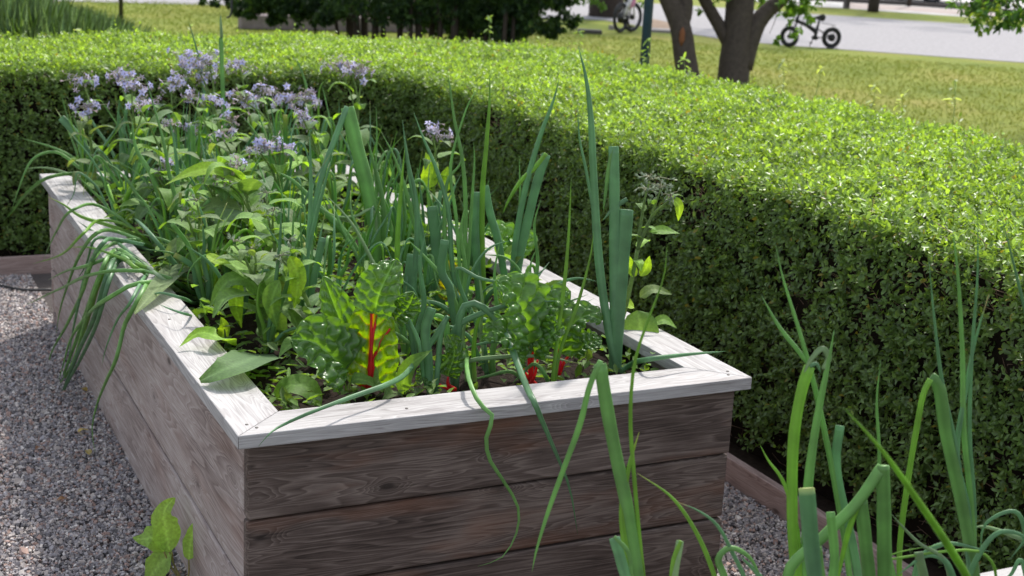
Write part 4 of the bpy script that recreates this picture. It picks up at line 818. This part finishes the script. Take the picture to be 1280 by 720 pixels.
# ------------------------------------------------------------------ weed by the left foot of the bed, strays on the gravel
def weed():
    B = onz(232, 735, .01); root = empty('weed', B, 'light green lobed weed growing from the gravel against the left boards', 'weed')
    G = A([.20, .33, .07])
    for (pts, wpx, st) in (([(212, 690), (208, 665), (205, 640), (218, 622)], 36, (215, 700)), ([(205, 690), (190, 672), (178, 674), (166, 672)], 30, (212, 705)), ([(215, 690), (205, 700), (192, 715), (180, 735)], 36, (218, 708)), ([(236, 700), (238, 680), (242, 660), (243, 652)], 20, (236, 715))):
        Q = [onplane(p[0], p[1], B) for p in pts]; stem([B, onplane(*st, B), Q[0]], .003, .002, root, A([.3, .26, .12]), name='stalk')
        broad_leaf(Q, pxm(wpx, Q[1]), root, G*random.uniform(1.1, 1.4), lobes=.07, face=VIEW(Q[1])+A([0, 0, .7]), wave=.08)
weed()
for k, (px, py, c, lb) in enumerate([(97, 540, (.50, .38, .12), 'dry yellow leaf lying on the gravel below the draping onion'), (108, 489, (.34, .24, .07), 'small ochre leaf on the gravel close to the left boards'), (52, 559, (.20, .10, .06), 'brown curled leaf on the gravel at far left'),
        (70, 626, (.26, .13, .05), 'reddish brown leaf on the gravel lower left'), (112, 568, (.45, .36, .16), 'pale fallen leaf on the gravel under the thin trailing tip'), (1, 602, (.14, .13, .05), 'olive leaf on the gravel at the left picture edge')]):
    P = onz(px, py, .022); r_ = empty('fallen_leaf', P, lb, 'fallen leaf', 'fallen leaves on the gravel'); d = A([math.cos(k*2), math.sin(k*2), .1]); broad_leaf([P, P+d*.015+A([0, 0, .006]), P+d*.034], .022, r_, A(c), face=(0, 0, 1), name='blade')
mb = MB(); mb.tube(smooth_path([onz(-60, 350, .02), onz(0, 357, .02), onz(30, 362, .022), onz(68, 362, .02)], 14), .006, 8)
tag(mb.build('hose', flat_mat('black_hose', (.02, .02, .022), .5), None), 'thin black irrigation hose on the gravel at the far left', 'hose')

# ------------------------------------------------------------------ beyond the hedge
def gp(px, dep):                                   # ground point in the picture column px at forward distance dep
    b = (CAM[2]/dep+FW[2]+RT[2]*(px-640)/FPX)/UP[2]; return CAM+dep*(FW+RT*(px-640)/FPX-UP*b)
def gy(px, py): return onz(px, py, 0.)
# lawn grass tufts where the lawn is nearest
def tufts():
    n = 160000; P = np.stack([rng.uniform(-6, 22, n), rng.uniform(5.5, 24, n), np.zeros(n)], 1)
    k = in_view(P, 420) & ((P[:, 0] > 3.6) | (P[:, 1] > 6.0)); P = P[k]
    g = gy(980, 57); rd = P[:, 0]*.75+P[:, 1]*.66 < 19.9; P = P[rd]; n = len(P)
    D = rng.normal(0, .45, (n, 3)); D[:, 2] = 1; L = rng.uniform(.015, .035, n)
    V, F = leaves_np(P, D, rng.normal(size=(n, 3)), L, rng.uniform(.008, .02, n), .2, .2)
    z = noise3(P, .8, 31)[:, None]; c = A([.16, .215, .035])+(A([.23, .235, .06])-A([.16, .215, .035]))*np.clip(.35+.4*z+rng.normal(0, .2, (n, 1)), 0, 1)
    tag(link('lawn_grass_blades', npmesh('lawn_grass_blades', V.reshape(-1, 3), F, True, np.repeat(c, 6, 0)), M['grass']), 'short dry mown grass covering the lawn behind the hedge', 'grass', kind='stuff')
tufts()
def crown(clumps, n, size, parent, cols, name='crown', droop=.3, mat='tree'):
    """clumps: (centre, radius) ; leaf blades gathered round twig ends inside each clump"""
    c = A([q[0] for q in clumps], float); r = A([q[1] for q in clumps], float); w_ = r**2; w_ /= w_.sum()
    tips = []; k = rng.choice(len(c), n//9, p=w_); u = rng.normal(size=(n//9, 3)); u /= np.linalg.norm(u, axis=1)[:, None]
    T = c[k]+u*(r[k]*rng.uniform(.25, 1, n//9)**.5)[:, None]*A([1, 1, .75])
    P = np.repeat(T, 9, 0)+rng.normal(0, 1, (n//9*9, 3))*np.repeat(r[k], 9)[:, None]*.09; m = len(P)
    D = rng.normal(size=(m, 3)); D[:, 2] -= droop*2
    L = rng.uniform(.7, 1.25, m)*size; V, F = leaves_np(P, D, rng.normal(0, .6, (m, 3))+A([0, 0, 1.]), L, L*rng.uniform(.38, .6, m), .2, .2)
    cc = A(cols)[rng.choice(len(cols), m//9)]; cc = np.repeat(cc, 9, 0)*rng.uniform(.75, 1.25, (m, 1))
    return link(name, npmesh(name, V.reshape(-1, 3), F, True, np.repeat(cc, 6, 0)), M[mat], parent), T
def trunk_mesh(paths, parent, mat, name='trunk'):
    mb = MB()
    for P, r0, r1 in paths:
        P = smooth_path(P, 18); r = np.linspace(r0, r1, 18)*(1+.02*rng.normal(size=18)); mb.tube(P, r, 12)
    return mb.build(name, mat, parent)
def px3(pts, dep): return [ondist(p[0], p[1], dep) for p in pts]
LG = [(.10, .20, .03), (.07, .15, .028), (.14, .25, .035)]
# two multi stemmed trees on the lawn
def tree_b():
    d = 14.5; g = gp(910, d); t = empty('tree', g, 'forked dark trunked tree right of centre on the lawn, nearest the hedge', 'tree', 'trees on the lawn')
    top = ondist(926, -10, d); px = d/FPX
    trunk_mesh([([g-A([0, 0, .1]), ondist(913, 140, d), ondist(917, 90, d), ondist(922, 45, d), top, top+A([.15, .2, .9]), top+A([.3, .5, 2.6])], 22*px, 13*px)], t, M['bark'])
    trunk_mesh([([ondist(915, 62, d), ondist(900, 34, d), ondist(884, 6, d), ondist(868, -30, d), ondist(850, -110, d), ondist(820, -260, d)], 9*px, 5*px)], t, M['bark'], 'limb')
    trunk_mesh([([ondist(928, 85, d), ondist(938, 50, d), ondist(950, 24, d), ondist(972, 2, d), ondist(1000, -25, d), ondist(1050, -160, d)], 13*px, 6*px)], t, M['bark'], 'limb')
    b = top+A([.5, .7, 2.6]); cl = [(b+A([rng.normal()*1.2, rng.normal()*1.2, rng.uniform(-.9, 2.2)]), rng.uniform(.5, .9)) for _ in range(22)]
    _, T = crown(cl, 9000, .085, t, LG)
    for (a, e) in (((985, -10), (992, 30)), ((1000, -20), (1008, 12)), ((970, 0), (962, 42)), ((1000, -15), (980, 18)), ((1010, -25), (1000, 38))):
        P = px3([a, ((a[0]+e[0])/2+4, (a[1]+e[1])/2), e], d); trunk_mesh([(P, .006, .002)], t, M['bark'], 'twig')
    crown([(ondist(x, y, d+random.uniform(-.3, .3)), r_) for x, y, r_ in ((985, 12, .10), (1000, 6, .12), (962, 28, .05), (998, 36, .06), (988, 30, .07), (945, -4, .12), (1018, -4, .14), (978, 0, .14), (905, -8, .12), (873, 14, .05), (958, 10, .10), (1010, 20, .07), (975, 48, .05), (992, 44, .05))], 800, .06, t, [(.16, .30, .04), (.10, .2, .03)], 'hanging_leaves')
def tree_a():
    d = 14.2; g = gp(862, d); t = empty('tree', g, 'slanting slender trunk with a rusty scar, left of the forked tree', 'tree', 'trees on the lawn'); px = d/FPX
    trunk_mesh([([g-A([0, 0, .1]), ondist(862, 110, d), ondist(856, 70, d), ondist(851, 35, d), ondist(840, 6, d), ondist(822, -40, d), ondist(800, -150, d), ondist(790, -300, d)], 15*px, 10*px)], t, M['bark'])
    trunk_mesh([([ondist(852, 34, d), ondist(857, 8, d), ondist(853, -40, d), ondist(870, -200, d)], 10*px, 6*px)], t, M['bark'], 'limb')
    mb = MB(); c = ondist(852.5, 46, d-.125); mb.tube([c-A([0, 0, .10]), c-A([0, 0, .03]), c+A([0, 0, .05]), c+A([0, 0, .10])], [.004, .03, .027, .004], 8, True, .5, VIEW(c)); mb.build('scar', flat_mat('rusty_scar', (.22, .09, .045), .9), t)
    b = ondist(800, -300, d)+A([.3, .8, .6]); crown([(b+A([rng.normal()*1.2, rng.normal()*1.2, rng.uniform(-.8, 1.6)]), rng.uniform(.5, .9)) for _ in range(18)], 7000, .085, t, LG)
tree_b(); tree_a()
# big trunk far left of them
def big_tree():
    g = gy(757, 21); d = depth(g); px = d/FPX; t = empty('tree', g, 'massive trunk standing by the far road, behind the blue post', 'tree', 'trees on the lawn')
    trunk_mesh([([g-A([0, 0, .2]), g+A([0, 0, .15]), g+A([0, 0, .6]), g+A([0, 0, 2.]), g+A([.2, 0, 5])], 23*px, 15*px)], t, M['darkbark'])
    crown([(g+A([rng.normal()*2.2, rng.normal()*2, 6.5+rng.uniform(-1.5, 3)]), rng.uniform(.9, 1.6)) for _ in range(24)], 6000, .16, t, LG)
    crown([(ondist(x, y, d-1), .18) for x, y in ((738, 0), (747, 4), (722, -2), (795, 4))], 160, .09, t, LG, 'hanging_leaves')
big_tree()
# tree at the right whose branch hangs into the picture
def right_tree():
    g = A([11.5, 6.2, 0]); t = empty('tree', g, 'leafy branch hanging into the top right corner from a tree outside the frame', 'tree', 'trees on the lawn')
    trunk_mesh([([g, g+A([0, 0, 1.5]), g+A([-.2, 0, 3]), g+A([-.2, .2, 5])], .2, .1)], t, M['bark'])
    tip = ondist(1215, 14, 9.5); br = [g+A([-.2, 0, 2.7]), g+A([-2., -.5, 3.0]), ondist(1330, -70, 9.8), ondist(1262, -12, 9.6), tip]
    trunk_mesh([(br, .06, .006)], t, M['bark'], 'limb')
    crown([(g+A([rng.normal()*1.3, rng.normal()*1.3, 5+rng.uniform(-1.2, 2)]), rng.uniform(.5, .9)) for _ in range(22)], 7000, .09, t, LG)
    pts = [(1262, 8, .13), (1240, 12, .13), (1222, 20, .11), (1232, 32, .07), (1205, 8, .08), (1275, 22, .11), (1255, 28, .08), (1215, 32, .06), (1190, 4, .06), (1290, 8, .2), (1250, -10, .2), (1222, -6, .16), (1272, 36, .05), (1204, 26, .04), (1300, -30, .3), (1187, 22, .02), (1176, 30, .02)]
    crown([(ondist(x, y, 9.5+random.uniform(-.25, .25)), r_) for x, y, r_ in pts], 1300, .05, t, [(.13, .26, .05), (.08, .18, .04), (.2, .28, .06), (.05, .12, .03)], 'hanging_leaves')
    for x, y, _ in pts[:14]: trunk_mesh([([ondist(1262, -12, 9.6), ondist((x+1262)/2, (y-20)/2-4, 9.55), ondist(x, y, 9.5)], .008, .002)], t, M['bark'], 'twig')
right_tree()
# dark conifers over the low stone wall
DK = [(.028, .062, .024), (.040, .085, .026), (.020, .045, .02), (.06, .12, .03)]
def conifer(px0, stems, d, spread, label, low):
    g = gp(px0, d); t = empty('conifer', g, label, 'conifer', 'dark conifers behind the far hedge'); px = d/FPX
    for (x0, x1, wpx) in stems:
        b = gp(x0, d+random.uniform(-.5, .5)); e = ondist(x1, -10, depth(b)); trunk_mesh([([b-A([0, 0, .1]), b+(e-b)*.5, e, e+(e-b)*.9+A([0, 0, 1.]), e+A([0, 0, 3.])], wpx/2*px*1.1, wpx*.2*px)], t, M['darkbark'])
    cl = []; lowc = []
    for _ in range(46):
        a = random.uniform(0, 6.28); rr = spread*math.sqrt(random.random()); z = random.uniform(1.35, 4.2); cl.append((g+A([math.cos(a)*rr, math.sin(a)*rr, z]), random.uniform(.35, .6)))
    for (x, y, r_) in low: lowc.append((ondist(x, y, d+random.uniform(-.6, .6)), r_))
    crown(cl, 13000, .075, t, DK, droop=.5); crown(lowc, int(2600*len(low)**.5), .05, t, DK, 'low_branches', droop=.5)
conifer(445, [(428, 415, 5), (440, 436, 12), (456, 455, 10), (468, 470, 9), (402, 385, 4), (478, 480, 7), (448, 444, 9)], 16.5, 1.6, 'many stemmed dark conifer left of centre beyond the hedge', [(330, 4, .14), (345, 12, .10), (362, 8, .16), (380, 14, .12), (372, 22, .07), (395, 6, .16), (410, 14, .1), (320, -4, .15), (305, 2, .08), (300, 10, .1), (312, 16, .08), (290, 0, .1), (340, 24, .08), (372, 30, .05), (350, -3, .2), (385, 0, .2), (405, 22, .12), (420, 12, .16), (268, 2, .06), (252, -2, .08), (352, 24, .05), (392, 26, .05), (425, 2, .2)])
conifer(540, [(500, 500, 8), (512, 514, 6), (525, 522, 9), (538, 541, 8), (552, 549, 7), (566, 570, 10), (590, 586, 8), (604, 610, 6)], 15.5, 1.5, 'many stemmed dark conifer at top centre beyond the hedge', [(440, 0, .25), (462, -2, .25), (478, 12, .2), (500, 20, .18), (515, -4, .3), (540, -6, .3), (590, -4, .3), (615, 0, .3), (598, 26, .25), (618, 34, .2), (575, 36, .2), (540, 34, .14), (490, 4, .25), (520, 8, .25), (545, 10, .25), (570, 8, .3), (600, 10, .3), (580, 24, .2), (612, 22, .2), (560, 28, .15), (530, 24, .12), (600, 36, .15), (625, 30, .12)])
conifer(640, [(626, 634, 6), (636, 645, 5)], 15.0, .8, 'low spreading dark conifer edge touching the lawn at top centre', [(625, 8, .25), (612, 28, .25), (628, 22, .2), (640, 34, .15), (645, -6, .25), (670, -4, .2), (690, -3, .15), (640, 6, .15), (655, 12, .12), (640, 26, .14), (660, 30, .12), (680, 34, .10), (668, 22, .1), (700, 34, .06), (650, 40, .12), (690, 26, .07), (664, 4, .1), (680, 8, .08), (700, 6, .08), (715, 28, .06), (705, 18, .08), (690, 40, .08), (722, 22, .05), (712, -2, .1), (630, 40, .15)])
def stone_wall():
    a = gy(302, 37); b = a+(gp(640, depth(a)+1.5)-a); d = b-a; ln = np.linalg.norm(d[:2]); r = empty('low_wall', a, 'low grey stone wall under the conifers at top left', 'low wall')
    mb = MB(); mb.box((0, 0, 0), (ln, .35, .22)); ob = link('wall_face', npmesh('wall_face', np.concatenate(mb.v), np.concatenate(mb.f4), False), flat_mat('wall_stone', (.20, .165, .165), .9, bump=1, bscale=9), r, False); ob.rotation_euler = (0, 0, math.atan2(d[1], d[0])); bevel(ob, .02)
    mb = MB(); 
    V = [gy(296, 22), gy(640, 22), gy(700, 5), gy(400, -8), gy(300, -2)]; sheet('bare_earth', [(p[0], p[1]) for p in V], .24, flat_mat('brown_earth', (.13, .085, .065), .95, bump=1, bscale=6))
stone_wall()
# posts
def post(px, pybase, dep, wpx, h, mat, name, label, cat, collar=False):
    g = gp(px, dep); r = empty(name, g, label, cat); rad = wpx/2*dep/FPX
    mb = MB(); mb.tube([g-A([0, 0, .1]), g+A([0, 0, h*.5]), g+A([0, 0, h])], [rad, rad*.97, rad*.9], 14); mb.build('pole', mat, r)
    mb = MB(); mb.tube([g, g+A([0, 0, .06]), g+A([0, 0, .065])], [rad*1.7, rad*1.6, rad*.9], 14); mb.build('base_collar', mat, r)
    if collar:
        mb = MB(); c = g+A([0, 0, h]); mb.tube([c, c+A([0, 0, .08]), c+A([0, 0, .32]), c+A([0, 0, .4])], [rad*1.3, .12, .16, .03], 16); mb.build('lamp_head', flat_mat('lamp_glass', (.5, .5, .48), .3), r)
    return r
post(799, 75, 12.0, 12, 3.6, flat_mat('navy_paint', (.018, .045, .085), .45), 'lamp_post', 'dark blue painted metal post rising behind the hedge', 'lamp post', True)
post(152, 40, 18.5, 5.5, 3.4, flat_mat('black_paint', (.02, .022, .024), .45), 'lamp_post', 'thin black post on the lawn at top left', 'lamp post', True)
post(63, 18, 17.0, 13, 1.7, flat_mat('grey_timber', (.19, .17, .155), .9, bump=.6), 'timber_post', 'grey timber post behind the tall grass at top left', 'post')
def hook():
    d = 14.; a = ondist(290, -60, d); r = tag(None or bpy.data.objects.new('hanging_hook', None), 'black hooked rod hanging from the conifer at top left', 'hook'); col.objects.link(r); r.location = tuple(a)
    mb = MB(); mb.tube(smooth_path([ondist(290, -160, d), a, ondist(289.5, 0, d), ondist(289, 15, d), ondist(287, 21, d), ondist(283, 22, d)], 20), .011, 8); mb.build('rod', flat_mat('hook_black', (.012, .012, .012), .5), r)
hook()
# tall grass mound
def tall_grass():
    n = 30000; x = rng.uniform(-80, 185, n); d = rng.uniform(8.6, 10.4, n); P = A([gp(a, b) for a, b in zip(x, d)])
    yt = np.interp(x, [-80, 0, 60, 100, 130, 150, 185], [-45, -22, 2, 12, 24, 36, 48])
    H = np.clip(CAM[2]+d*(FW[2]+RT[2]*(x-640)/FPX-UP[2]*(yt-360)/FPX), .1, 2)*rng.uniform(.7, 1.03, n)+.03*noise3(P, 3, 9)
    D = rng.normal(0, .16, (n, 3)); D[:, 2] = 1
    V, F = leaves_np(P, D, rng.normal(size=(n, 3)), np.clip(H, .1, 2), rng.uniform(.010, .02, n), .2, .18)
    c = A([.22, .33, .16])*rng.uniform(.6, 1.4, (n, 1)); k = rng.uniform(size=n) < .2; c[k] = A([.14, .24, .05])
    tag(link('tall_grass', npmesh('tall_grass', V.reshape(-1, 3), F, True, np.repeat(c, 6, 0)), M['grass']), 'tall bluish green ornamental grass mound beyond the far left hedge', 'tall grass', kind='stuff')
tall_grass()
# tall weeds poking out of the hedge top
def hedge_weed(px, py0, py1, label, white=False, lean=0, X=3.35):
    b = onz(px, py0, .90); r = empty('tall_weed', b, label, 'weed', 'tall weed shoots growing through the hedge'); e = onplane(px+lean, py1, b)
    stem([b, (b+e)/2+A([.01, 0, 0]), e], .0025, .001, r, A([.2, .28, .12]), name='stem', n=8); P = smooth_path([b, e], 9); mbV = []; mbC = []
    n = 0; PP = []; DD = []
    for k in range(2, 9):
        for q in range(random.choice([0, 1, 2])): a = random.uniform(0, 6.28); PP.append(P[k]+rng.normal(0, .004, 3)); DD.append([math.cos(a), math.sin(a), random.uniform(-.5, .6)])
    for q in range(4): PP.append(P[-1]); DD.append(list(rng.normal(size=3)))
    m = len(PP); V, F = leaves_np(A(PP), A(DD), np.tile(A([0, 0, 1.]), (m, 1)), rng.uniform(.02, .055, m), rng.uniform(.012, .026, m), .2, .3)
    c = (A([.34, .42, .26]) if white else A([.22, .34, .12]))*rng.uniform(.7, 1.2, (m, 1)); link('foliage', npmesh('foliage', V.reshape(-1, 3), F, True, np.repeat(c, 6, 0)), M['borage'], r)
for q in ((1190, 160, 100, 'pale weed shoot standing highest above the hedge at the far right', True, 3), (1088, 138, 108, 'pale weed shoot above the hedge right of the bicycle', True, 6), (1018, 122, 86, 'weed shoot rising from the hedge below the bicycle', True, 8), (978, 118, 78, 'faint weed shoot from the hedge just left of the bicycle', True, 0),
          (1125, 150, 122, 'short pale weed tip between the two right weed shoots', True, 2), (808, 82, 50, 'bright green shoot in front of the blue post', False, 2), (722, 66, 40, 'small shoot above the hedge left of the blue post', False, 2), (611, 52, 22, 'yellow green shoot at the back edge of the hedge, top centre', False, 0), (853, 98, 74, 'small green shoot before the slanting trunk', False, 2), (94, 62, 38, 'pale shoot on the far left hedge', True, 2)):
    hedge_weed(*q)
# bicycles
def bicycle(base_r, base_f, label, R_, frame_c, tyre=.022, steer=.6, name='bicycle', accent=None, group=None):
    """stands on its wheels; base_r/base_f ground contacts of rear and front wheel"""
    base_r = A(base_r, float); base_f = A(base_f, float); ax = base_f-base_r; wb = np.linalg.norm(ax); ax /= wb; up = A([0, 0, 1.]); sd = np.cross(ax, up)
    root = empty(name, (base_r+base_f)/2, label, 'bicycle', group); P = lambda u, z, s=0.: base_r+ax*u+up*z+sd*s
    fm = flat_mat('bike_frame', frame_c, .4, .2); bk = flat_mat('bike_rubber', (.012, .012, .013), .75); al = flat_mat('bike_metal', (.07, .07, .075), .4, .6)
    def wheel(c, fwd, hub=.045):
        th = np.linspace(0, 2*math.pi, 33); ring = lambda r: A([c+fwd*r*math.cos(a)+up*r*math.sin(a) for a in th]); s2 = np.cross(fwd, up)
        mb = MB(); mb.tube(ring(R_-tyre), tyre, 8, False, 1., None); w = mb.build('wheel', bk, root); w.name = 'wheel'
        mb = MB(); mb.tube(ring(R_-tyre*2.2), tyre*.45, 6, False); mb.build('rim', al, w)
        mb = MB()
        for k in range(14): a = k*2*math.pi/14; mb.tube([c+fwd*.02*math.cos(a)+up*.02*math.sin(a), c+(fwd*math.cos(a)+up*math.sin(a))*(R_-tyre*2.2)], .0012, 4, False)
        mb.tube([c-s2*.05, c+s2*.05], .02, 10); mb.tube([c-s2*.022, c+s2*.022], hub, 14); mb.build('hub', flat_mat('bike_hub', (.03, .03, .03), .4, .5), w)
    wheel(P(0, R_), ax, R_*.36); fw = ax*math.cos(steer)+sd*math.sin(steer); wheel(P(wb, R_), fw, R_*.18)
    bb = P(wb*.40, R_*.95); st = P(wb*.33, R_*2.75); hd = P(wb*.86, R_*2.45); hb = P(wb*.80, R_*3.7); k = R_/.17
    mb = MB(); mb.tube([bb, P(wb*.36, R_*2.0)], .026*k, 10); mb.tube([P(wb*.40, R_*1.55), P(wb*.62, R_*2.1), hd], [.038*k, .034*k, .028*k], 10); mb.tube([hd-up*.03*k, hd+up*.05*k+(hb-hd)*.03], .028*k, 10)
    for s in (-1, 1): mb.tube([bb+sd*s*.02, P(0, R_, s*.045)], .008*k, 8); mb.tube([P(wb*.37, R_*1.8, s*.012), P(0, R_, s*.045)], .006*k, 8)
    mb.build('frame', fm, root)
    mb = MB()
    for s in (-1, 1): mb.tube([hd-up*.03*k, P(wb*.9, R_*1.9)+np.cross(fw, up)*s*.04, P(wb, R_)+np.cross(fw, up)*s*.045], .010*k, 8)
    mb.build('fork', fm, root)
    mb = MB(); mb.tube([hd, hb], .02*k, 8); s2 = np.cross(fw, up); mb.tube(smooth_path([hb-s2*.24*k-fw*.03, hb-s2*.1*k, hb, hb+s2*.1*k, hb+s2*.24*k-fw*.03], 14), .009*k, 8); mb.build('handlebar', bk, root)
    mb = MB(); mb.tube([P(wb*.36, R_*1.9), st], .018*k, 8); mb.build('seat_post', al, root)
    mb = MB(); mb.tube(smooth_path([st-ax*.10*k+up*.02, st-ax*.02*k+up*.012, st+ax*.06*k+up*.008, st+ax*.13*k], 10), A([.02, .045, .05, .042, .03, .022, .018, .015, .013, .008])*k*1.2, 10, True, .4, None); mb.build('saddle', bk, root)
    mb = MB(); mb.tube([bb-sd*.05, bb+sd*.05], .035*k, 12); 
    for s in (-1, 1): mb.tube([bb+sd*s*.05, bb+sd*s*.055+(up*-.09+ax*.02*s)*k*s], .007*k, 6); q = bb+sd*s*.055+(up*-.09+ax*.02*s)*k*s; mb.tube([q-sd*.0, q+sd*s*.06*k], .012*k, 6)
    mb.build('crank', bk, root)
    mb = MB(); mb.tube([bb+sd*.05, P(wb*.42, 0.01, .12)], .006*k, 6); mb.build('kickstand', bk, root)
    mb = MB()
    for s in (-1, 1): mb.tube([P(wb*.28, R_*2.35, s*.03), P(-.02, R_*2.15, s*.04)], .004*k, 6); mb.tube([P(-.02, R_*2.15, s*.04), P(0, R_, s*.05)], .004*k, 6)
    mb.build('rear_rack', bk, root)
    if accent is not None:
        mb = MB(); mb.tube(smooth_path([P(wb*.75, R_*1.6), P(wb*.78, R_*2.1), P(wb*.8, R_*2.9)], 8), [.03, .07, .09, .10, .1, .09, .07, .02], 10, True, .6, None); mb.build('seat_bag', flat_mat('pink_cloth', accent, .8), root)
    return root
bicycle(gy(1038, 60.5), gy(985.5, 59), 'black fat tyred folding bicycle parked at the road edge', depth(gy(1038, 60))*13.2/FPX, (.015, .015, .017), tyre=.030, steer=1.0, group='bicycles parked on the grass')
bicycle(gy(775, 41), gy(789, 40), 'small pink and white bicycle parked beside the blue post', .26, (.55, .53, .54), tyre=.028, steer=.2, accent=(.62, .25, .42), group='bicycles parked on the grass')
# small things on the lawn and beyond the road
def slab(p, L_, W_, H_, rot, mat, name, label, cat):
    mb = MB(); mb.box((-L_/2, -W_/2, -.02), (L_/2, W_/2, H_)); o = link(name, npmesh(name, np.concatenate(mb.v), np.concatenate(mb.f4), False), mat); o.location = tuple(p); o.rotation_euler = (0, 0, rot); bevel(o, .01); return tag(o, label, cat)
slab(gy(829, 40), .6, .45, .05, -.3, M['kerb'], 'concrete_slab', 'pale concrete slab lying in the lawn between post and slanting trunk', 'slab')
slab(gy(737, 42), .4, .25, .07, -.4, flat_mat('drain_iron', (.06, .055, .05), .7), 'drain_cover', 'dark drain cover sunk in the lawn below the big trunk', 'drain cover')
slab(gy(766, 37), .14, .1, .08, .3, M['kerb'], 'stone', 'small pale stone on the lawn left of the pink bicycle', 'stone')
sheet('worn_earth', [(p[0], p[1]) for p in (gy(806, 34), gy(815, 24), gy(838, 29), gy(850, 37), gy(832, 37))], .012, flat_mat('worn_earth', (.26, .19, .14), .95))
sheet('footpath', [(p[0], p[1]) for p in (gy(1060, 11), gy(1130, 14), gy(1200, 19), gy(1290, 27), gy(1500, 48), gy(1500, 40), gy(1290, 21), gy(1200, 13), gy(1130, 8), gy(1060, 4))], .010, flat_mat('pinkish_path', (.33, .28, .26), .9))
def kerb():
    pts = [gy(1000, 0), gy(1060, 3.5), gy(1130, 7), gy(1200, 12), gy(1290, 20), gy(1500, 39)]; mb = MB()
    r = empty('kerb', pts[2], 'dark kerb line beyond the footpath at top right', 'kerb')
    for a, b in zip(pts[:-1], pts[1:]):
        d = b-a; ln = np.linalg.norm(d); e = d/ln; nn = A([-e[1], e[0], 0])*.15; 
        V = A([a, b, b+nn, a+nn, a+A([0, 0, .13]), b+A([0, 0, .13]), b+nn+A([0, 0, .13]), a+nn+A([0, 0, .13])]); mb.add(V, [[0, 3, 2, 1], [4, 5, 6, 7], [0, 1, 5, 4], [2, 3, 7, 6], [0, 4, 7, 3], [1, 2, 6, 5]])
    mb.build('kerb_stones', flat_mat('dark_kerb', (.07, .06, .055), .8), r, False)
kerb()
def far_tree(px, py, wpx, label):
    g = gy(px, py); d = depth(g); t = empty('tree', g, label, 'tree', 'trees on the lawn'); r = wpx/2*d/FPX
    trunk_mesh([([g-A([0, 0, .1]), g+A([0, 0, 1.5]), g+A([0, .1, 3.]), g+A([0, 0, 5])], r, r*.6)], t, M['darkbark']); crown([(g+A([rng.normal()*1.3, rng.normal()*1.3, 6+rng.uniform(-1, 2)]), rng.uniform(.8, 1.2)) for _ in range(12)], 2500, .16, t, LG)
far_tree(1091, 15, 14, 'dark straight trunk beyond the road, right of the bicycle'); far_tree(1136, 8, 6, 'thin young trunk beyond the road near the kerb')
def bench():
    g = gy(1030, 9); r = empty('bench', g, 'dark low bench beyond the road above the bicycle', 'bench'); dk = flat_mat('bench_wood', (.05, .04, .035), .8); e = A([RT[0], RT[1], 0]); e /= np.linalg.norm(e); f = A([-e[1], e[0], 0])
    def bx(c, a, b, h, name):
        V = A([c-e*a-f*b, c+e*a-f*b, c+e*a+f*b, c-e*a+f*b]); V = np.concatenate([V, V+A([0, 0, h])]); m = MB(); m.add(V, [[0, 3, 2, 1], [4, 5, 6, 7], [0, 1, 5, 4], [1, 2, 6, 5], [2, 3, 7, 6], [3, 0, 4, 7]]); m.build(name, dk, r, False)
    bx(g+A([0, 0, .40]), .75, .22, .05, 'seat'); bx(g+f*.22+A([0, 0, .55]), .75, .025, .3, 'backrest')
    for s in (-1, 1): bx(g+e*s*.6, .05, .18, .40, 'leg')
bench()
def car(px, py, c, label):
    g = gy(px, py)+A([0, 0, 0]); e = A([.72, -.69, 0.]); f = A([.69, .72, 0.]); r = empty('parked_car', g, label, 'car', 'cars parked beyond the kerb'); paint = flat_mat('car_paint', c, .25); gl = flat_mat('car_glass', (.03, .04, .05), .1); bk = flat_mat('car_rubber', (.015, .015, .015), .8)
    prof = [(-2.1, .30), (-2.15, .65), (-1.9, .95), (-1.2, 1.0), (-.7, 1.42), (.8, 1.45), (1.5, 1.02), (2.05, .92), (2.15, .55), (2.1, .28)]
    V = []; n = len(prof)
    for s in (-.85, .85):
        for (u, z) in prof: V.append(g+e*u+f*s*(1 if z < 1.1 else .82)+A([0, 0, z]))
    F = [A([[i, (i+1) % n, n+(i+1) % n, n+i] for i in range(n)]), A([list(range(n))[::-1], list(range(n, 2*n))])]
    b = link('body', npmesh('body', A(V), F, False), paint, r); bevel(b, .08, 3)
    for s in (-1, 1):
        m = MB(); Q = [g+e*u+f*s*(.862-.0*z)+A([0, 0, z]) for u, z in ((-1.05, .98), (-.66, 1.36), (.74, 1.38), (1.3, 1.0))]; Q = A(Q); Q[1] -= f*s*.12; Q[2] -= f*s*.12; m.add(np.concatenate([Q, Q+f*s*.01]), [[0, 1, 2, 3], [7, 6, 5, 4], [0, 4, 5, 1], [1, 5, 6, 2], [2, 6, 7, 3], [3, 7, 4, 0]]); m.build('window', gl, r, False)
        for u in (-1.35, 1.35):
            m = MB(); c0 = g+e*u+f*s*.72+A([0, 0, .31]); th = np.linspace(0, 2*math.pi, 25); m.tube(A([c0+f*s*.1+e*.24*math.cos(a)+A([0, 0, .24*math.sin(a)]) for a in th]), .07, 8, False); wl = m.build('wheel', bk, r); m = MB(); m.tube([c0, c0+f*s*.17], .19, 16); m.build('rim', flat_mat('car_rim', (.4, .4, .42), .35, .7), wl)
car(1110, 1, (.10, .22, .38), 'blue car parked beyond the kerb, only its underside in view'); car(1180, 2.5, (.75, .76, .78), 'white car parked beyond the kerb, only its underside in view')
